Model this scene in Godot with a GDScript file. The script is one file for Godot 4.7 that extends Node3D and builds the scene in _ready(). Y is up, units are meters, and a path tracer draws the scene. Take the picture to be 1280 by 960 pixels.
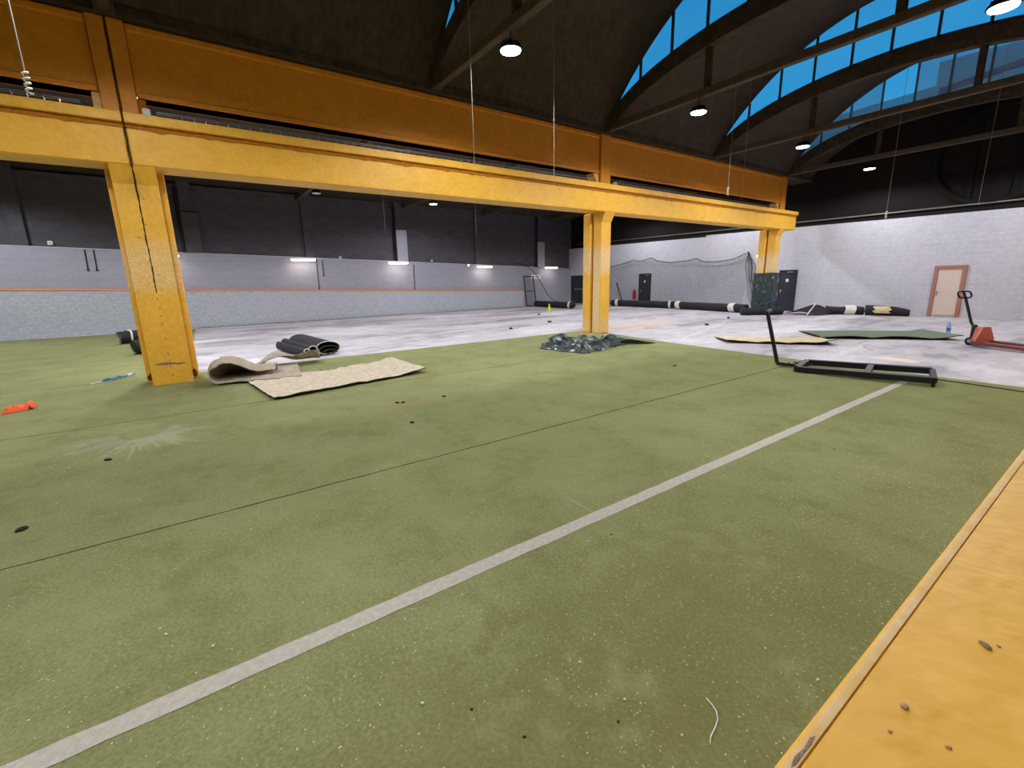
extends Node3D
# Indoor sports hall under north-light shells, turf half taken up.
# x runs along the yellow beams, -z across the hall towards the far aisle wall, y is up.

const FX := [-12.1, -6.25, -0.4, 5.45, 11.3, 17.15, 23.05]   # roof frames
const ZC := -5.4       # centre of the main span
const HW := 5.3        # half of the main span
const YS := 6.2        # springing of the shells
const XE := 25.3       # end wall
const XW := -12.1      # opposite end wall

var M := {}
var taken := {}
var rng := RandomNumberGenerator.new()

# ------------------------------------------------------------------ mesh helper
class MB:
	var st := SurfaceTool.new()
	var uv_on := false
	var uv2f = null
	func _init():
		st.begin(Mesh.PRIMITIVE_TRIANGLES)
		st.set_smooth_group(-1)
	func flat():
		st.set_smooth_group(-1)
	func smooth():
		st.set_smooth_group(0)
	func v(p: Vector3):
		if uv_on:
			var q: Vector2 = uv2f.call(p)
			st.set_uv(q); st.set_uv2(q)
		st.add_vertex(p)
	func tri(a, b, c):      # counter-clockwise seen from outside
		v(a); v(c); v(b)
	func quad(a, b, c, d):
		tri(a, b, c); tri(a, c, d)
	func box(c: Vector3, s: Vector3, bev := 0.0, bs := Basis()):
		var h := s / 2.0
		if bev <= 0.0:
			var p := []
			for i in 8:
				p.append(c + bs * Vector3(h.x if i & 1 else -h.x, h.y if i & 2 else -h.y, h.z if i & 4 else -h.z))
			quad(p[4], p[5], p[7], p[6]); quad(p[1], p[0], p[2], p[3])
			quad(p[5], p[1], p[3], p[7]); quad(p[0], p[4], p[6], p[2])
			quad(p[6], p[7], p[3], p[2]); quad(p[0], p[1], p[5], p[4])
			return
		var k := h - Vector3.ONE * minf(bev, minf(h.x, minf(h.y, h.z)) * 0.9)
		# corner points for each axis
		var P := func(sx, sy, sz, ax) -> Vector3:
			var q := Vector3(sx * k.x, sy * k.y, sz * k.z)
			if ax == 0: q.x = sx * h.x
			elif ax == 1: q.y = sy * h.y
			else: q.z = sz * h.z
			return c + bs * q
		for s1 in [-1, 1]:
			var a := [P.call(s1, -1, -1, 0), P.call(s1, 1, -1, 0), P.call(s1, 1, 1, 0), P.call(s1, -1, 1, 0)]
			if s1 > 0: quad(a[0], a[1], a[2], a[3])
			else: quad(a[3], a[2], a[1], a[0])
			a = [P.call(-1, s1, -1, 1), P.call(-1, s1, 1, 1), P.call(1, s1, 1, 1), P.call(1, s1, -1, 1)]
			if s1 > 0: quad(a[0], a[1], a[2], a[3])
			else: quad(a[3], a[2], a[1], a[0])
			a = [P.call(-1, -1, s1, 2), P.call(1, -1, s1, 2), P.call(1, 1, s1, 2), P.call(-1, 1, s1, 2)]
			if s1 > 0: quad(a[0], a[1], a[2], a[3])
			else: quad(a[3], a[2], a[1], a[0])
		for s1 in [-1, 1]:
			for s2 in [-1, 1]:
				var e := [P.call(-1, s1, s2, 1), P.call(1, s1, s2, 1), P.call(1, s1, s2, 2), P.call(-1, s1, s2, 2)]
				if s1 * s2 > 0: quad(e[3], e[2], e[1], e[0])
				else: quad(e[0], e[1], e[2], e[3])
				e = [P.call(s1, -1, s2, 0), P.call(s1, 1, s2, 0), P.call(s1, 1, s2, 2), P.call(s1, -1, s2, 2)]
				if s1 * s2 > 0: quad(e[0], e[1], e[2], e[3])
				else: quad(e[3], e[2], e[1], e[0])
				e = [P.call(s1, s2, -1, 0), P.call(s1, s2, 1, 0), P.call(s1, s2, 1, 1), P.call(s1, s2, -1, 1)]
				if s1 * s2 > 0: quad(e[3], e[2], e[1], e[0])
				else: quad(e[0], e[1], e[2], e[3])
				for s3 in [-1, 1]:
					var t := [P.call(s1, s2, s3, 0), P.call(s1, s2, s3, 1), P.call(s1, s2, s3, 2)]
					if s1 * s2 * s3 > 0: tri(t[0], t[1], t[2])
					else: tri(t[2], t[1], t[0])
	func bar(a: Vector3, b: Vector3, w: float, hh: float, bev := 0.0):     # box along a-b
		var d := (b - a)
		var x := d.normalized()
		var up := Vector3.UP if absf(x.y) < 0.95 else Vector3.RIGHT
		var z := x.cross(up).normalized()
		var y := z.cross(x)
		box((a + b) / 2.0, Vector3(d.length(), hh, w), bev, Basis(x, y, z))
	func prism(poly: Array, o: Vector3, ux: Vector3, uy: Vector3, ext: Vector3):
		var p := PackedVector2Array(poly)
		var area := 0.0
		for i in p.size():
			area += p[i].cross(p[(i + 1) % p.size()])
		if (area > 0.0) != (ux.cross(uy).dot(ext) < 0.0):
			p.reverse()
		var f := []
		for q in p: f.append(o + ux * q.x + uy * q.y)
		var ix := Geometry2D.triangulate_polygon(p)
		var flip := ux.cross(uy).dot(ext) > 0.0
		for i in range(0, ix.size(), 3):
			var a := ix[i]; var b := ix[i + 1]; var c := ix[i + 2]
			var ccw := (p[b] - p[a]).cross(p[c] - p[a]) > 0.0
			if ccw == flip:
				var t := b; b = c; c = t
			tri(f[a], f[b], f[c])
			tri(f[c] + ext, f[b] + ext, f[a] + ext)
		for i in f.size():
			var j := (i + 1) % f.size()
			quad(f[j], f[i], f[i] + ext, f[j] + ext)
	func tube(path: Array, r, sides := 8, caps := true):
		var n := path.size()
		var rings := []
		var pu := Vector3.ZERO
		for i in n:
			var d: Vector3 = (path[mini(i + 1, n - 1)] - path[maxi(i - 1, 0)]).normalized()
			var u: Vector3
			if i == 0:
				u = d.cross(Vector3.UP if absf(d.y) < 0.9 else Vector3.RIGHT).normalized()
			else:
				u = (pu - d * pu.dot(d)).normalized()
			pu = u
			var w := d.cross(u)
			var rr: float = r[i] if r is Array else r
			var ring := []
			for k in sides:
				var a := TAU * k / sides
				ring.append(path[i] + (u * cos(a) + w * sin(a)) * rr)
			rings.append(ring)
		for i in n - 1:
			for k in sides:
				var k2 := (k + 1) % sides
				quad(rings[i][k], rings[i][k2], rings[i + 1][k2], rings[i + 1][k])
		if caps:
			for k in range(1, sides - 1):
				tri(rings[0][0], rings[0][k + 1], rings[0][k])
				tri(rings[n - 1][0], rings[n - 1][k], rings[n - 1][k + 1])
	func lathe(prof: Array, o: Vector3, bs := Basis(), sides := 16):
		for i in prof.size() - 1:
			var a: Vector2 = prof[i]
			var b: Vector2 = prof[i + 1]
			for k in sides:
				var t0 := TAU * k / sides
				var t1 := TAU * (k + 1) / sides
				var p0 := o + bs * Vector3(cos(t0) * a.x, a.y, -sin(t0) * a.x)
				var p1 := o + bs * Vector3(cos(t1) * a.x, a.y, -sin(t1) * a.x)
				var q0 := o + bs * Vector3(cos(t0) * b.x, b.y, -sin(t0) * b.x)
				var q1 := o + bs * Vector3(cos(t1) * b.x, b.y, -sin(t1) * b.x)
				if a.x > 1e-5: tri(p0, p1, q1)
				if b.x > 1e-5: tri(p0, q1, q0)
	func sheet(fn: Callable, nu: int, nv: int, under: MB, th: float):
		var g := []
		for i in nu + 1:
			var row := []
			for j in nv + 1:
				row.append(fn.call(float(i) / nu, float(j) / nv))
			g.append(row)
		var n := []
		for i in nu + 1:
			var row := []
			for j in nv + 1:
				var du: Vector3 = g[mini(i + 1, nu)][j] - g[maxi(i - 1, 0)][j]
				var dv: Vector3 = g[i][mini(j + 1, nv)] - g[i][maxi(j - 1, 0)]
				var c := du.cross(dv)
				row.append(c.normalized() if c.length() > 1e-9 else Vector3.UP)
			n.append(row)
		for i in nu:
			for j in nv:
				quad(g[i][j], g[i + 1][j], g[i + 1][j + 1], g[i][j + 1])
				under.quad(g[i][j + 1] - n[i][j + 1] * th, g[i + 1][j + 1] - n[i + 1][j + 1] * th, g[i + 1][j] - n[i + 1][j] * th, g[i][j] - n[i][j] * th)
		var rim := []
		for i in nu: rim.append([i, 0])
		for j in nv: rim.append([nu, j])
		for i in nu: rim.append([nu - i, nv])
		for j in nv: rim.append([0, nv - j])
		for k in rim.size():
			var a: Array = rim[k]
			var b: Array = rim[(k + 1) % rim.size()]
			under.quad(g[b[0]][b[1]], g[a[0]][a[1]], g[a[0]][a[1]] - n[a[0]][a[1]] * th, g[b[0]][b[1]] - n[b[0]][b[1]] * th)
	func done() -> ArrayMesh:
		st.generate_normals()
		return st.commit()

# ------------------------------------------------------------------ scene helpers
func numbered(called: String) -> String:
	if not taken.has(called):
		taken[called] = 0
		return called
	taken[called] += 1
	return "%s_%03d" % [called, taken[called]]

func tag(o, label := "", category := "", group := "", kind := ""):
	if label: o.set_meta("label", label)
	if category: o.set_meta("category", category)
	if group: o.set_meta("group", group)
	if kind: o.set_meta("kind", kind)
	return o

func put(mb, called: String, mat: Material, parent = null) -> MeshInstance3D:
	var o := MeshInstance3D.new()
	o.mesh = mb.done() if mb is MB else mb
	if mat: o.material_override = mat
	o.cast_shadow = GeometryInstance3D.SHADOW_CASTING_SETTING_ON
	if parent == null:
		o.name = numbered(called)
		add_child(o)
	else:
		o.name = called
		parent.add_child(o, true)
	return o

func thing(called: String, label: String, category: String, at := Vector3.ZERO, turn := 0.0, group := "") -> Node3D:
	var o := Node3D.new()
	o.name = numbered(called)
	add_child(o)
	o.position = at
	o.rotation.y = turn
	return tag(o, label, category, group)

func setting(called: String, label: String, at := Vector3.ZERO) -> Node3D:
	var o := Node3D.new()
	o.name = numbered(called)
	add_child(o)
	o.position = at
	return tag(o, label, "", "", "structure")

func two_sided(top: MB, tm: Material, bot: MB, bm: Material) -> ArrayMesh:
	var m := top.done()
	m.surface_set_material(0, tm)
	bot.st.generate_normals()
	m = bot.st.commit(m)
	m.surface_set_material(1, bm)
	return m

# ------------------------------------------------------------------ textures and materials
func noise_img(w: int, h: int, freq: float, oct: int, sd: int, kind := FastNoiseLite.TYPE_SIMPLEX_SMOOTH) -> Image:
	var n := FastNoiseLite.new()
	n.seed = sd
	n.noise_type = kind
	n.frequency = freq
	n.fractal_octaves = oct
	return n.get_seamless_image(w, h)

func val(im: Image, x: int, y: int) -> float:
	return im.get_pixel(x % im.get_width(), y % im.get_height()).r

func mat(c: Color, rough := 0.8, metal := 0.0) -> StandardMaterial3D:
	var m := StandardMaterial3D.new()
	m.albedo_color = c
	m.roughness = rough
	m.metallic = metal
	m.metallic_specular = 0.4
	return m

func rgb8(r: float, g: float, b: float) -> Color:
	return Color(r / 255.0, g / 255.0, b / 255.0)

func tex_mat(im: Image, metres: float, rough := 0.85, bump: Image = null, depth := 0.5) -> StandardMaterial3D:
	var m := mat(Color.WHITE, rough)
	m.albedo_texture = ImageTexture.create_from_image(im)
	m.uv1_triplanar = true
	m.uv1_world_triplanar = true
	m.uv1_scale = Vector3.ONE / metres
	m.texture_filter = BaseMaterial3D.TEXTURE_FILTER_LINEAR_WITH_MIPMAPS
	if bump:
		m.heightmap_enabled = true
		m.heightmap_texture = ImageTexture.create_from_image(bump)
		m.heightmap_scale = depth
	return m

func speckle(c0: Color, c1: Color, size: int, f1: float, f2: float, sd: int, contrast := 1.0) -> Image:
	var a := noise_img(size, size, f1, 3, sd)
	var b := noise_img(size, size, f2, 2, sd + 7)
	var im := Image.create(size, size, false, Image.FORMAT_RGB8)
	for y in size:
		for x in size:
			var t := clampf(0.5 + contrast * (0.6 * (val(a, x, y) - 0.5) + 0.4 * (val(b, x, y) - 0.5)), 0.0, 1.0)
			im.set_pixel(x, y, c0.lerp(c1, t))
	return im

func block_image(base: Color, mortar: Color, vary: float, wear: float, sd: int) -> Array:
	# painted hollow blocks, 8 courses and 4 blocks to the tile
	var s := 512
	var im := Image.create(s, s, false, Image.FORMAT_RGB8)
	var bp := Image.create(s, s, false, Image.FORMAT_L8)
	var n1 := noise_img(s, s, 0.05, 3, sd)
	var n2 := noise_img(s, s, 0.012, 3, sd + 3)
	var r := RandomNumberGenerator.new()
	r.seed = sd
	var tone := []
	for i in 64: tone.append(r.randf_range(-vary, vary))
	for y in s:
		var row := y / 64
		for x in s:
			var xs := (x + (64 if row % 2 else 0)) % s
			var col := xs / 128
			var ex := mini(xs % 128, 127 - xs % 128)
			var ey := mini(y % 64, 63 - y % 64)
			var joint := minf(ex, ey) < 3.0
			var c := base.lightened(maxf(0.0, tone[row * 4 + col])).darkened(maxf(0.0, -tone[row * 4 + col]))
			var w := smoothstep(0.5, 0.68, val(n1, x / 2, y * 2)) * smoothstep(0.35, 0.65, val(n2, x, y)) * wear
			c = c.lerp(mortar, w)
			if joint:
				c = c.lerp(mortar, 0.15 if val(n1, x / 2 + 40, y) < 0.55 or ey > 2 else 0.6)
			im.set_pixel(x, y, c)
			var hgt := 0.75 + 0.15 * (val(n1, x, y) - 0.5) - (0.4 if joint else 0.0)
			bp.set_pixel(x, y, Color(hgt, hgt, hgt))
	return [im, bp]

func soft_blob(im: Image, cx: float, cy: float, rx: float, ry: float, c: Color, strong: float, grain: Image):
	for y in range(maxi(0, int(cy - ry)), mini(im.get_height(), int(cy + ry) + 1)):
		for x in range(maxi(0, int(cx - rx)), mini(im.get_width(), int(cx + rx) + 1)):
			var d := Vector2((x - cx) / rx, (y - cy) / ry).length()
			var g := val(grain, x, y)
			var a := strong * smoothstep(1.0, 0.3, d + (g - 0.5) * 1.5)
			if a > 0.01:
				var o := im.get_pixel(x, y)
				var k := a + o.a * (1.0 - a)
				var mix := o.lerp(c, a / maxf(k, 0.001))
				mix.a = k
				im.set_pixel(x, y, mix)

func column_paint(zones: Array, sd: int) -> StandardMaterial3D:
	# yellow paint with scuffed pale zones: [from height, to height, strength], height over 4 m
	var m: StandardMaterial3D = M.yellow.duplicate()
	var w := 96
	var h := 512
	var im := Image.create(w, h, false, Image.FORMAT_RGBA8)
	var a := noise_img(256, 512, 0.06, 3, sd)
	var b := noise_img(256, 512, 0.2, 2, sd + 1)
	for y in h:
		var hgt := (1.0 - float(y) / h) * 4.0
		for x in w:
			var k := 0.0
			for q in zones:
				var e := 0.22 * (val(a, x * 2, y) - 0.5)
				var inside := smoothstep(q[0] - 0.1, q[0] + 0.12, hgt + e * 1.6) * smoothstep(q[1] + 0.25, q[1] - 0.2, hgt + e)
				k = maxf(k, inside * q[2] * (0.5 + 0.5 * smoothstep(0.42, 0.6, 0.5 * val(a, x, y) + 0.5 * val(b, x, y))))
			var c := rgb8(226, 196, 140).lerp(rgb8(230, 216, 192), smoothstep(0.5, 0.7, val(b, x, y)))
			im.set_pixel(x, y, Color(c.r, c.g, c.b, clampf(k, 0.0, 1.0)))
	m.detail_enabled = true
	m.detail_blend_mode = BaseMaterial3D.BLEND_MODE_MIX
	m.detail_albedo = ImageTexture.create_from_image(im)
	m.detail_uv_layer = BaseMaterial3D.DETAIL_UV_2
	return m

func make_materials():
	# artificial turf: pile grain, then worn patches and spilt powder laid over it
	var pile := speckle(rgb8(114, 118, 72), rgb8(159, 163, 117), 512, 0.35, 0.06, 11, 1.5)
	var pileb := noise_img(512, 512, 0.4, 2, 12)
	var turf := tex_mat(pile, 0.9, 0.95, pileb, 0.7)
	turf.metallic_specular = 0.15
	var W := 1240
	var H := 650
	var over := Image.create(W, H, false, Image.FORMAT_RGBA8)
	over.fill(Color(0.45, 0.47, 0.27, 0.0))
	var g1 := noise_img(512, 512, 0.02, 4, 21)
	var g2 := noise_img(512, 512, 0.09, 3, 22)
	var g3 := noise_img(512, 512, 0.3, 2, 23)
	for y in H:
		for x in W:
			var a := val(g1, x, y) - 0.5
			var b := val(g2, x, y) - 0.5
			var c := rgb8(104, 108, 58) if a < 0.0 else rgb8(152, 158, 112)
			over.set_pixel(x, y, Color(c.r, c.g, c.b, clampf(absf(a) * 0.7 + b * 0.5, 0.0, 0.35)))
	# px = (x + 12.4) * 50, py = (z + 13) * 50
	# splashed powder ring with streaks
	var sx := (-0.72 + 12.4) * 50.0
	var sy := (-7.3 + 13.0) * 50.0
	for y in range(int(sy - 60), int(sy + 60)):
		for x in range(int(sx - 60), int(sx + 60)):
			var d := Vector2(x - sx, (y - sy) * 0.85)
			var ang := d.angle()
			var l := d.length()
			var ray := val(g3, int((ang + PI) * 60.0), 7) * 0.6 + val(g2, int((ang + PI) * 40.0), 90) * 0.6
			var side := 0.35 + 0.65 * smoothstep(-0.9, 0.3, sin(ang))
			var outer := 19.0 + pow(ray, 2.0) * 46.0 * side
			var k := smoothstep(outer, outer - 12.0, l) * smoothstep(9.0, 15.0, l) * (0.45 + 0.9 * (val(g3, x, y) - 0.2))
			if k > 0.02:
				over.set_pixel(x, y, over.get_pixel(x, y).lerp(Color(0.68, 0.68, 0.6, 0.9), clampf(k * 1.35 * side, 0.0, 0.7)))
			elif l < 11.0:
				over.set_pixel(x, y, Color(0.54, 0.60, 0.37, 0.4))
	# faint chalk line crossing the white line
	for i in 90:
		var t := i / 89.0
		var px := (2.40 - 0.06 * t + 12.4) * 50.0 + 1.6 * (val(g2, i * 9, 33) - 0.5)
		var py := (lerpf(-3.1, -1.6, t) + 13.0) * 50.0
		var k2 := 0.5 * exp(-pow((t - 0.5) * 3.6, 2.0)) * (0.4 + val(g3, int(px * 5.0), int(py * 9.0)))
		over.set_pixel(int(px), int(py), Color(0.75, 0.74, 0.64, clampf(k2 - 0.08, 0.0, 0.6)))
	# dusty and trodden areas
	soft_blob(over, (2.8 + 12.4) * 50, (-6.4 + 13) * 50, 60, 16, rgb8(150, 140, 100), 0.45, g2)
	soft_blob(over, (11.2 + 12.4) * 50, (-11.2 + 13) * 50, 55, 45, rgb8(165, 150, 112), 0.6, g2)
	soft_blob(over, (0.6 + 12.4) * 50, (-1.0 + 13) * 50, 60, 45, rgb8(118, 112, 62), 0.3, g2)
	soft_blob(over, (2.0 + 12.4) * 50, (-1.1 + 13) * 50, 70, 50, rgb8(118, 114, 66), 0.3, g2)
	turf.detail_enabled = true
	turf.detail_blend_mode = BaseMaterial3D.BLEND_MODE_MIX
	turf.detail_albedo = ImageTexture.create_from_image(over)
	turf.detail_uv_layer = BaseMaterial3D.DETAIL_UV_2
	M.turf = turf
	M.turf_white = tex_mat(speckle(rgb8(172, 167, 153), rgb8(208, 202, 188), 256, 0.3, 0.05, 31, 1.4), 0.6, 0.95, pileb, 0.5)

	# bare concrete floor
	var cg := tex_mat(speckle(rgb8(168, 164, 168), rgb8(198, 194, 198), 512, 0.12, 0.02, 41, 1.3), 2.2, 0.6, noise_img(256, 256, 0.2, 3, 44), 0.15)
	cg.metallic_specular = 0.35
	var fl := Image.create(1024, 1024, false, Image.FORMAT_RGBA8)
	var f1 := noise_img(1024, 1024, 0.006, 4, 51)
	var f2 := noise_img(1024, 1024, 0.03, 3, 52)
	for y in 1024:
		for x in 1024:
			var a := val(f1, x, y * 3)
			var b := val(f2, x, y * 2)
			var dark := smoothstep(0.5, 0.72, a * 0.6 + b * 0.4)
			var pale := smoothstep(0.46, 0.3, a * 0.5 + b * 0.5)
			if dark > pale: fl.set_pixel(x, y, Color(0.42, 0.40, 0.44, dark * 0.55))
			else: fl.set_pixel(x, y, Color(0.80, 0.79, 0.80, pale * 0.6))
	# px = (x + 12.4) * 26.8, py = (z + 27.8) * 26.8
	soft_blob(fl, (14.5 + 12.4) * 26.8, (-11.8 + 27.8) * 26.8, 75, 30, rgb8(214, 178, 150), 0.55, f2)
	soft_blob(fl, (18.0 + 12.4) * 26.8, (-14.0 + 27.8) * 26.8, 60, 22, rgb8(204, 176, 156), 0.4, f2)
	soft_blob(fl, (24.6 + 12.4) * 26.8, (-6.0 + 27.8) * 26.8, 14, 160, rgb8(178, 158, 130), 0.5, f2)
	soft_blob(fl, (6.0 + 12.4) * 26.8, (-22.5 + 27.8) * 26.8, 170, 40, rgb8(118, 114, 124), 0.5, f2)
	soft_blob(fl, (15.0 + 12.4) * 26.8, (-21.5 + 27.8) * 26.8, 120, 30, rgb8(122, 116, 126), 0.45, f2)
	soft_blob(fl, (12.1 + 12.4) * 26.8, (-3.0 + 27.8) * 26.8, 9, 11, rgb8(222, 205, 178), 0.95, f2)
	for seg in [[Vector2(10.9, -4.0), Vector2(14.5, -4.3), 5.0], [Vector2(11.6, -8.0), Vector2(18.0, -10.2), 3.0]]:
		var n := 220
		for i in n:
			var p: Vector2 = seg[0].lerp(seg[1], float(i) / n)
			for k in int(seg[2]):
				var xx := int((p.x + 12.4) * 26.8)
				var yy := int((p.y + 27.8) * 26.8) + k
				fl.set_pixel(xx, yy, Color(0.83, 0.82, 0.82, 0.35 + 0.5 * val(f2, xx * 4, yy * 4)))
	for seg in [[Vector2(19.2, -3.4), Vector2(20.4, -8.6)], [Vector2(13.2, -3.8), Vector2(16.6, -5.2)], [Vector2(9.0, -17.5), Vector2(14.0, -18.8)]]:
		for i in 160:
			var p: Vector2 = seg[0].lerp(seg[1], i / 160.0)
			fl.set_pixel(int((p.x + 12.4) * 26.8 + 2.0 * sin(i * 0.31)), int((p.y + 27.8) * 26.8 + 2.0 * sin(i * 0.17)), Color(0.36, 0.34, 0.38, 0.75))
	cg.detail_enabled = true
	cg.detail_blend_mode = BaseMaterial3D.BLEND_MODE_MIX
	cg.detail_albedo = ImageTexture.create_from_image(fl)
	cg.detail_uv_layer = BaseMaterial3D.DETAIL_UV_2
	M.floor = cg

	# walls
	var bw := block_image(rgb8(186, 186, 195), rgb8(218, 217, 220), 0.02, 0.5, 61)
	M.wall_pale = tex_mat(bw[0], 1.6, 0.8, bw[1], 0.6)
	var bg := block_image(rgb8(154, 155, 169), rgb8(176, 177, 188), 0.025, 0.3, 62)
	M.wall_grey = tex_mat(bg[0], 1.6, 0.8, bg[1], 0.6)
	var bd := block_image(rgb8(78, 75, 83), rgb8(92, 89, 96), 0.04, 0.3, 63)
	M.wall_dark = tex_mat(bd[0], 1.6, 0.85, bd[1], 0.6)
	var bb := block_image(rgb8(162, 168, 178), rgb8(204, 207, 210), 0.03, 0.8, 64)
	M.board = tex_mat(bb[0], 1.2, 0.75, bb[1], 0.5)
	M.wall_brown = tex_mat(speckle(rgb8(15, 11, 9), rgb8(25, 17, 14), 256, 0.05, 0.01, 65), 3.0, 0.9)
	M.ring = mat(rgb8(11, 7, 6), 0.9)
	M.shell = tex_mat(speckle(rgb8(50, 43, 36), rgb8(78, 68, 58), 512, 0.04, 0.012, 66, 1.5), 4.0, 0.9, noise_img(256, 256, 0.1, 3, 67), 0.8)
	M.tie = tex_mat(speckle(rgb8(68, 60, 53), rgb8(94, 84, 75), 256, 0.1, 0.02, 68), 1.5, 0.85)
	M.roof_out = mat(rgb8(90, 88, 86), 0.9)
	M.plain_wall = mat(rgb8(120, 118, 122), 0.9)
	# yellow paint over concrete
	var yb := noise_img(512, 512, 0.05, 4, 72)
	M.yellow = tex_mat(speckle(rgb8(222, 166, 50), rgb8(240, 188, 74), 512, 0.03, 0.008, 71, 1.2), 2.0, 0.5, yb, 0.25)
	M.yellow_worn = tex_mat(speckle(rgb8(228, 172, 62), rgb8(236, 206, 160), 512, 0.09, 0.04, 73, 2.4), 0.9, 0.6, yb, 0.3)
	M.yellow_rough = tex_mat(speckle(rgb8(158, 98, 20), rgb8(196, 132, 34), 256, 0.1, 0.03, 74, 1.5), 0.8, 0.85, yb, 1.5)
	M.yellow_old = tex_mat(speckle(rgb8(206, 134, 34), rgb8(226, 154, 48), 512, 0.03, 0.008, 79, 1.2), 2.0, 0.55, yb, 0.25)
	M.pale_plaster = tex_mat(speckle(rgb8(218, 176, 100), rgb8(226, 196, 146), 256, 0.06, 0.02, 75, 1.6), 1.0, 0.7)
	M.joint = tex_mat(speckle(rgb8(20, 14, 10), rgb8(96, 64, 40), 256, 0.15, 0.05, 76, 2.4), 0.4, 0.9)
	M.rust = tex_mat(speckle(rgb8(60, 36, 22), rgb8(132, 74, 40), 128, 0.2, 0.06, 77, 2.0), 0.4, 0.9)
	M.bare = tex_mat(speckle(rgb8(110, 92, 82), rgb8(168, 142, 124), 128, 0.3, 0.1, 78, 2.0), 0.3, 0.9)
	M.orange_cap = mat(rgb8(214, 140, 84), 0.7)
	M.steel = mat(rgb8(150, 150, 152), 0.4, 0.8)
	M.galv = mat(rgb8(128, 122, 116), 0.5, 0.5)
	M.black = mat(rgb8(20, 20, 22), 0.45)
	M.black_rubber = tex_mat(speckle(rgb8(22, 22, 24), rgb8(46, 46, 48), 256, 0.2, 0.05, 81, 1.4), 0.6, 0.75, noise_img(256, 256, 0.2, 3, 82), 0.5)
	M.roll_dark = M.black_rubber
	M.roll_green = tex_mat(speckle(rgb8(50, 58, 42), rgb8(92, 102, 70), 256, 0.3, 0.08, 83), 0.5, 0.95)
	M.backing = tex_mat(speckle(rgb8(140, 130, 112), rgb8(182, 170, 150), 512, 0.06, 0.015, 84, 1.8), 1.6, 0.9, noise_img(256, 256, 0.15, 3, 85), 0.5)
	M.backing_pale = tex_mat(speckle(rgb8(170, 156, 132), rgb8(208, 196, 172), 512, 0.05, 0.015, 86, 1.8), 1.6, 0.9)
	M.tape = mat(rgb8(206, 202, 188), 0.7)
	M.tarp = tex_mat(speckle(rgb8(14, 34, 30), rgb8(32, 60, 53), 256, 0.08, 0.03, 87), 0.6, 0.32)
	M.tarp.metallic_specular = 0.6
	M.turf_strip = tex_mat(speckle(rgb8(84, 100, 82), rgb8(124, 138, 114), 256, 0.25, 0.04, 88, 1.6), 0.9, 0.95)
	M.tan = tex_mat(speckle(rgb8(186, 172, 132), rgb8(218, 204, 164), 256, 0.08, 0.02, 89, 1.6), 1.2, 0.9)
	M.white = mat(rgb8(226, 226, 226), 0.6)
	M.door_dark = mat(rgb8(46, 49, 58), 0.55)
	M.door_beige = mat(rgb8(206, 190, 178), 0.55)
	M.door_trim = mat(rgb8(160, 112, 96), 0.6)
	M.red = mat(rgb8(196, 30, 36), 0.4)
	M.truck_red = mat(rgb8(198, 110, 98), 0.45)
	M.truck_dark = mat(rgb8(112, 62, 60), 0.5)
	M.lime = mat(rgb8(176, 206, 40), 0.5)
	M.orange_bag = mat(rgb8(242, 96, 40), 0.5)
	M.blue_rope = mat(rgb8(50, 116, 178), 0.6)
	M.rope = mat(rgb8(140, 132, 122), 0.9)
	M.granule = mat(rgb8(218, 206, 160), 0.6)
	M.soil = mat(rgb8(48, 42, 34), 0.9)
	M.stone = mat(rgb8(186, 150, 120), 0.8)
	var glass := mat(Color(0.75, 0.85, 0.9, 0.16), 0.12)
	glass.transparency = BaseMaterial3D.TRANSPARENCY_ALPHA
	M.glass = glass
	var dusty := mat(Color(0.72, 0.76, 0.78, 0.34), 0.2)
	dusty.transparency = BaseMaterial3D.TRANSPARENCY_ALPHA
	M.glass_dusty = dusty
	var pet := mat(Color(0.5, 0.65, 0.9, 0.45), 0.1)
	pet.transparency = BaseMaterial3D.TRANSPARENCY_ALPHA
	M.pet = pet
	M.net = mat(rgb8(26, 26, 30), 0.9)
	M.neighbour = tex_mat(speckle(rgb8(200, 204, 204), rgb8(224, 226, 224), 256, 0.02, 0.008, 91), 6.0, 0.9)
	M.neighbour_dark = mat(rgb8(60, 84, 110), 0.8)
	var led := mat(Color.WHITE, 0.4)
	led.emission_enabled = true
	led.emission = rgb8(236, 242, 255)
	led.emission_energy_multiplier = 14.0
	M.led = led
	var warm := mat(Color.WHITE, 0.4)
	warm.emission_enabled = true
	warm.emission = rgb8(255, 236, 214)
	warm.emission_energy_multiplier = 6.0
	M.warm = warm
	var dim := mat(Color.WHITE, 0.4)
	dim.emission_enabled = true
	dim.emission = rgb8(255, 216, 160)
	dim.emission_energy_multiplier = 3.0
	M.warm_dim = dim

# ------------------------------------------------------------------ geometry of the roof
func low_y(u: float) -> float:
	return YS + 1.62 * pow(maxf(0.0, 1.0 - u * u), 0.55)
func high_y(u: float) -> float:
	return YS + 3.2 * pow(maxf(0.0, 1.0 - u * u), 0.85)
func shell_y(x: float, z: float) -> float:
	var u := (z - ZC) / HW
	for i in FX.size():
		var x0: float = FX[i]
		var x1: float = FX[i + 1] if i + 1 < FX.size() else 28.9
		if x >= x0 and x < x1:
			return lerpf(low_y(u), high_y(u), (x - x0) / (x1 - x0))
	return YS

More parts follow.
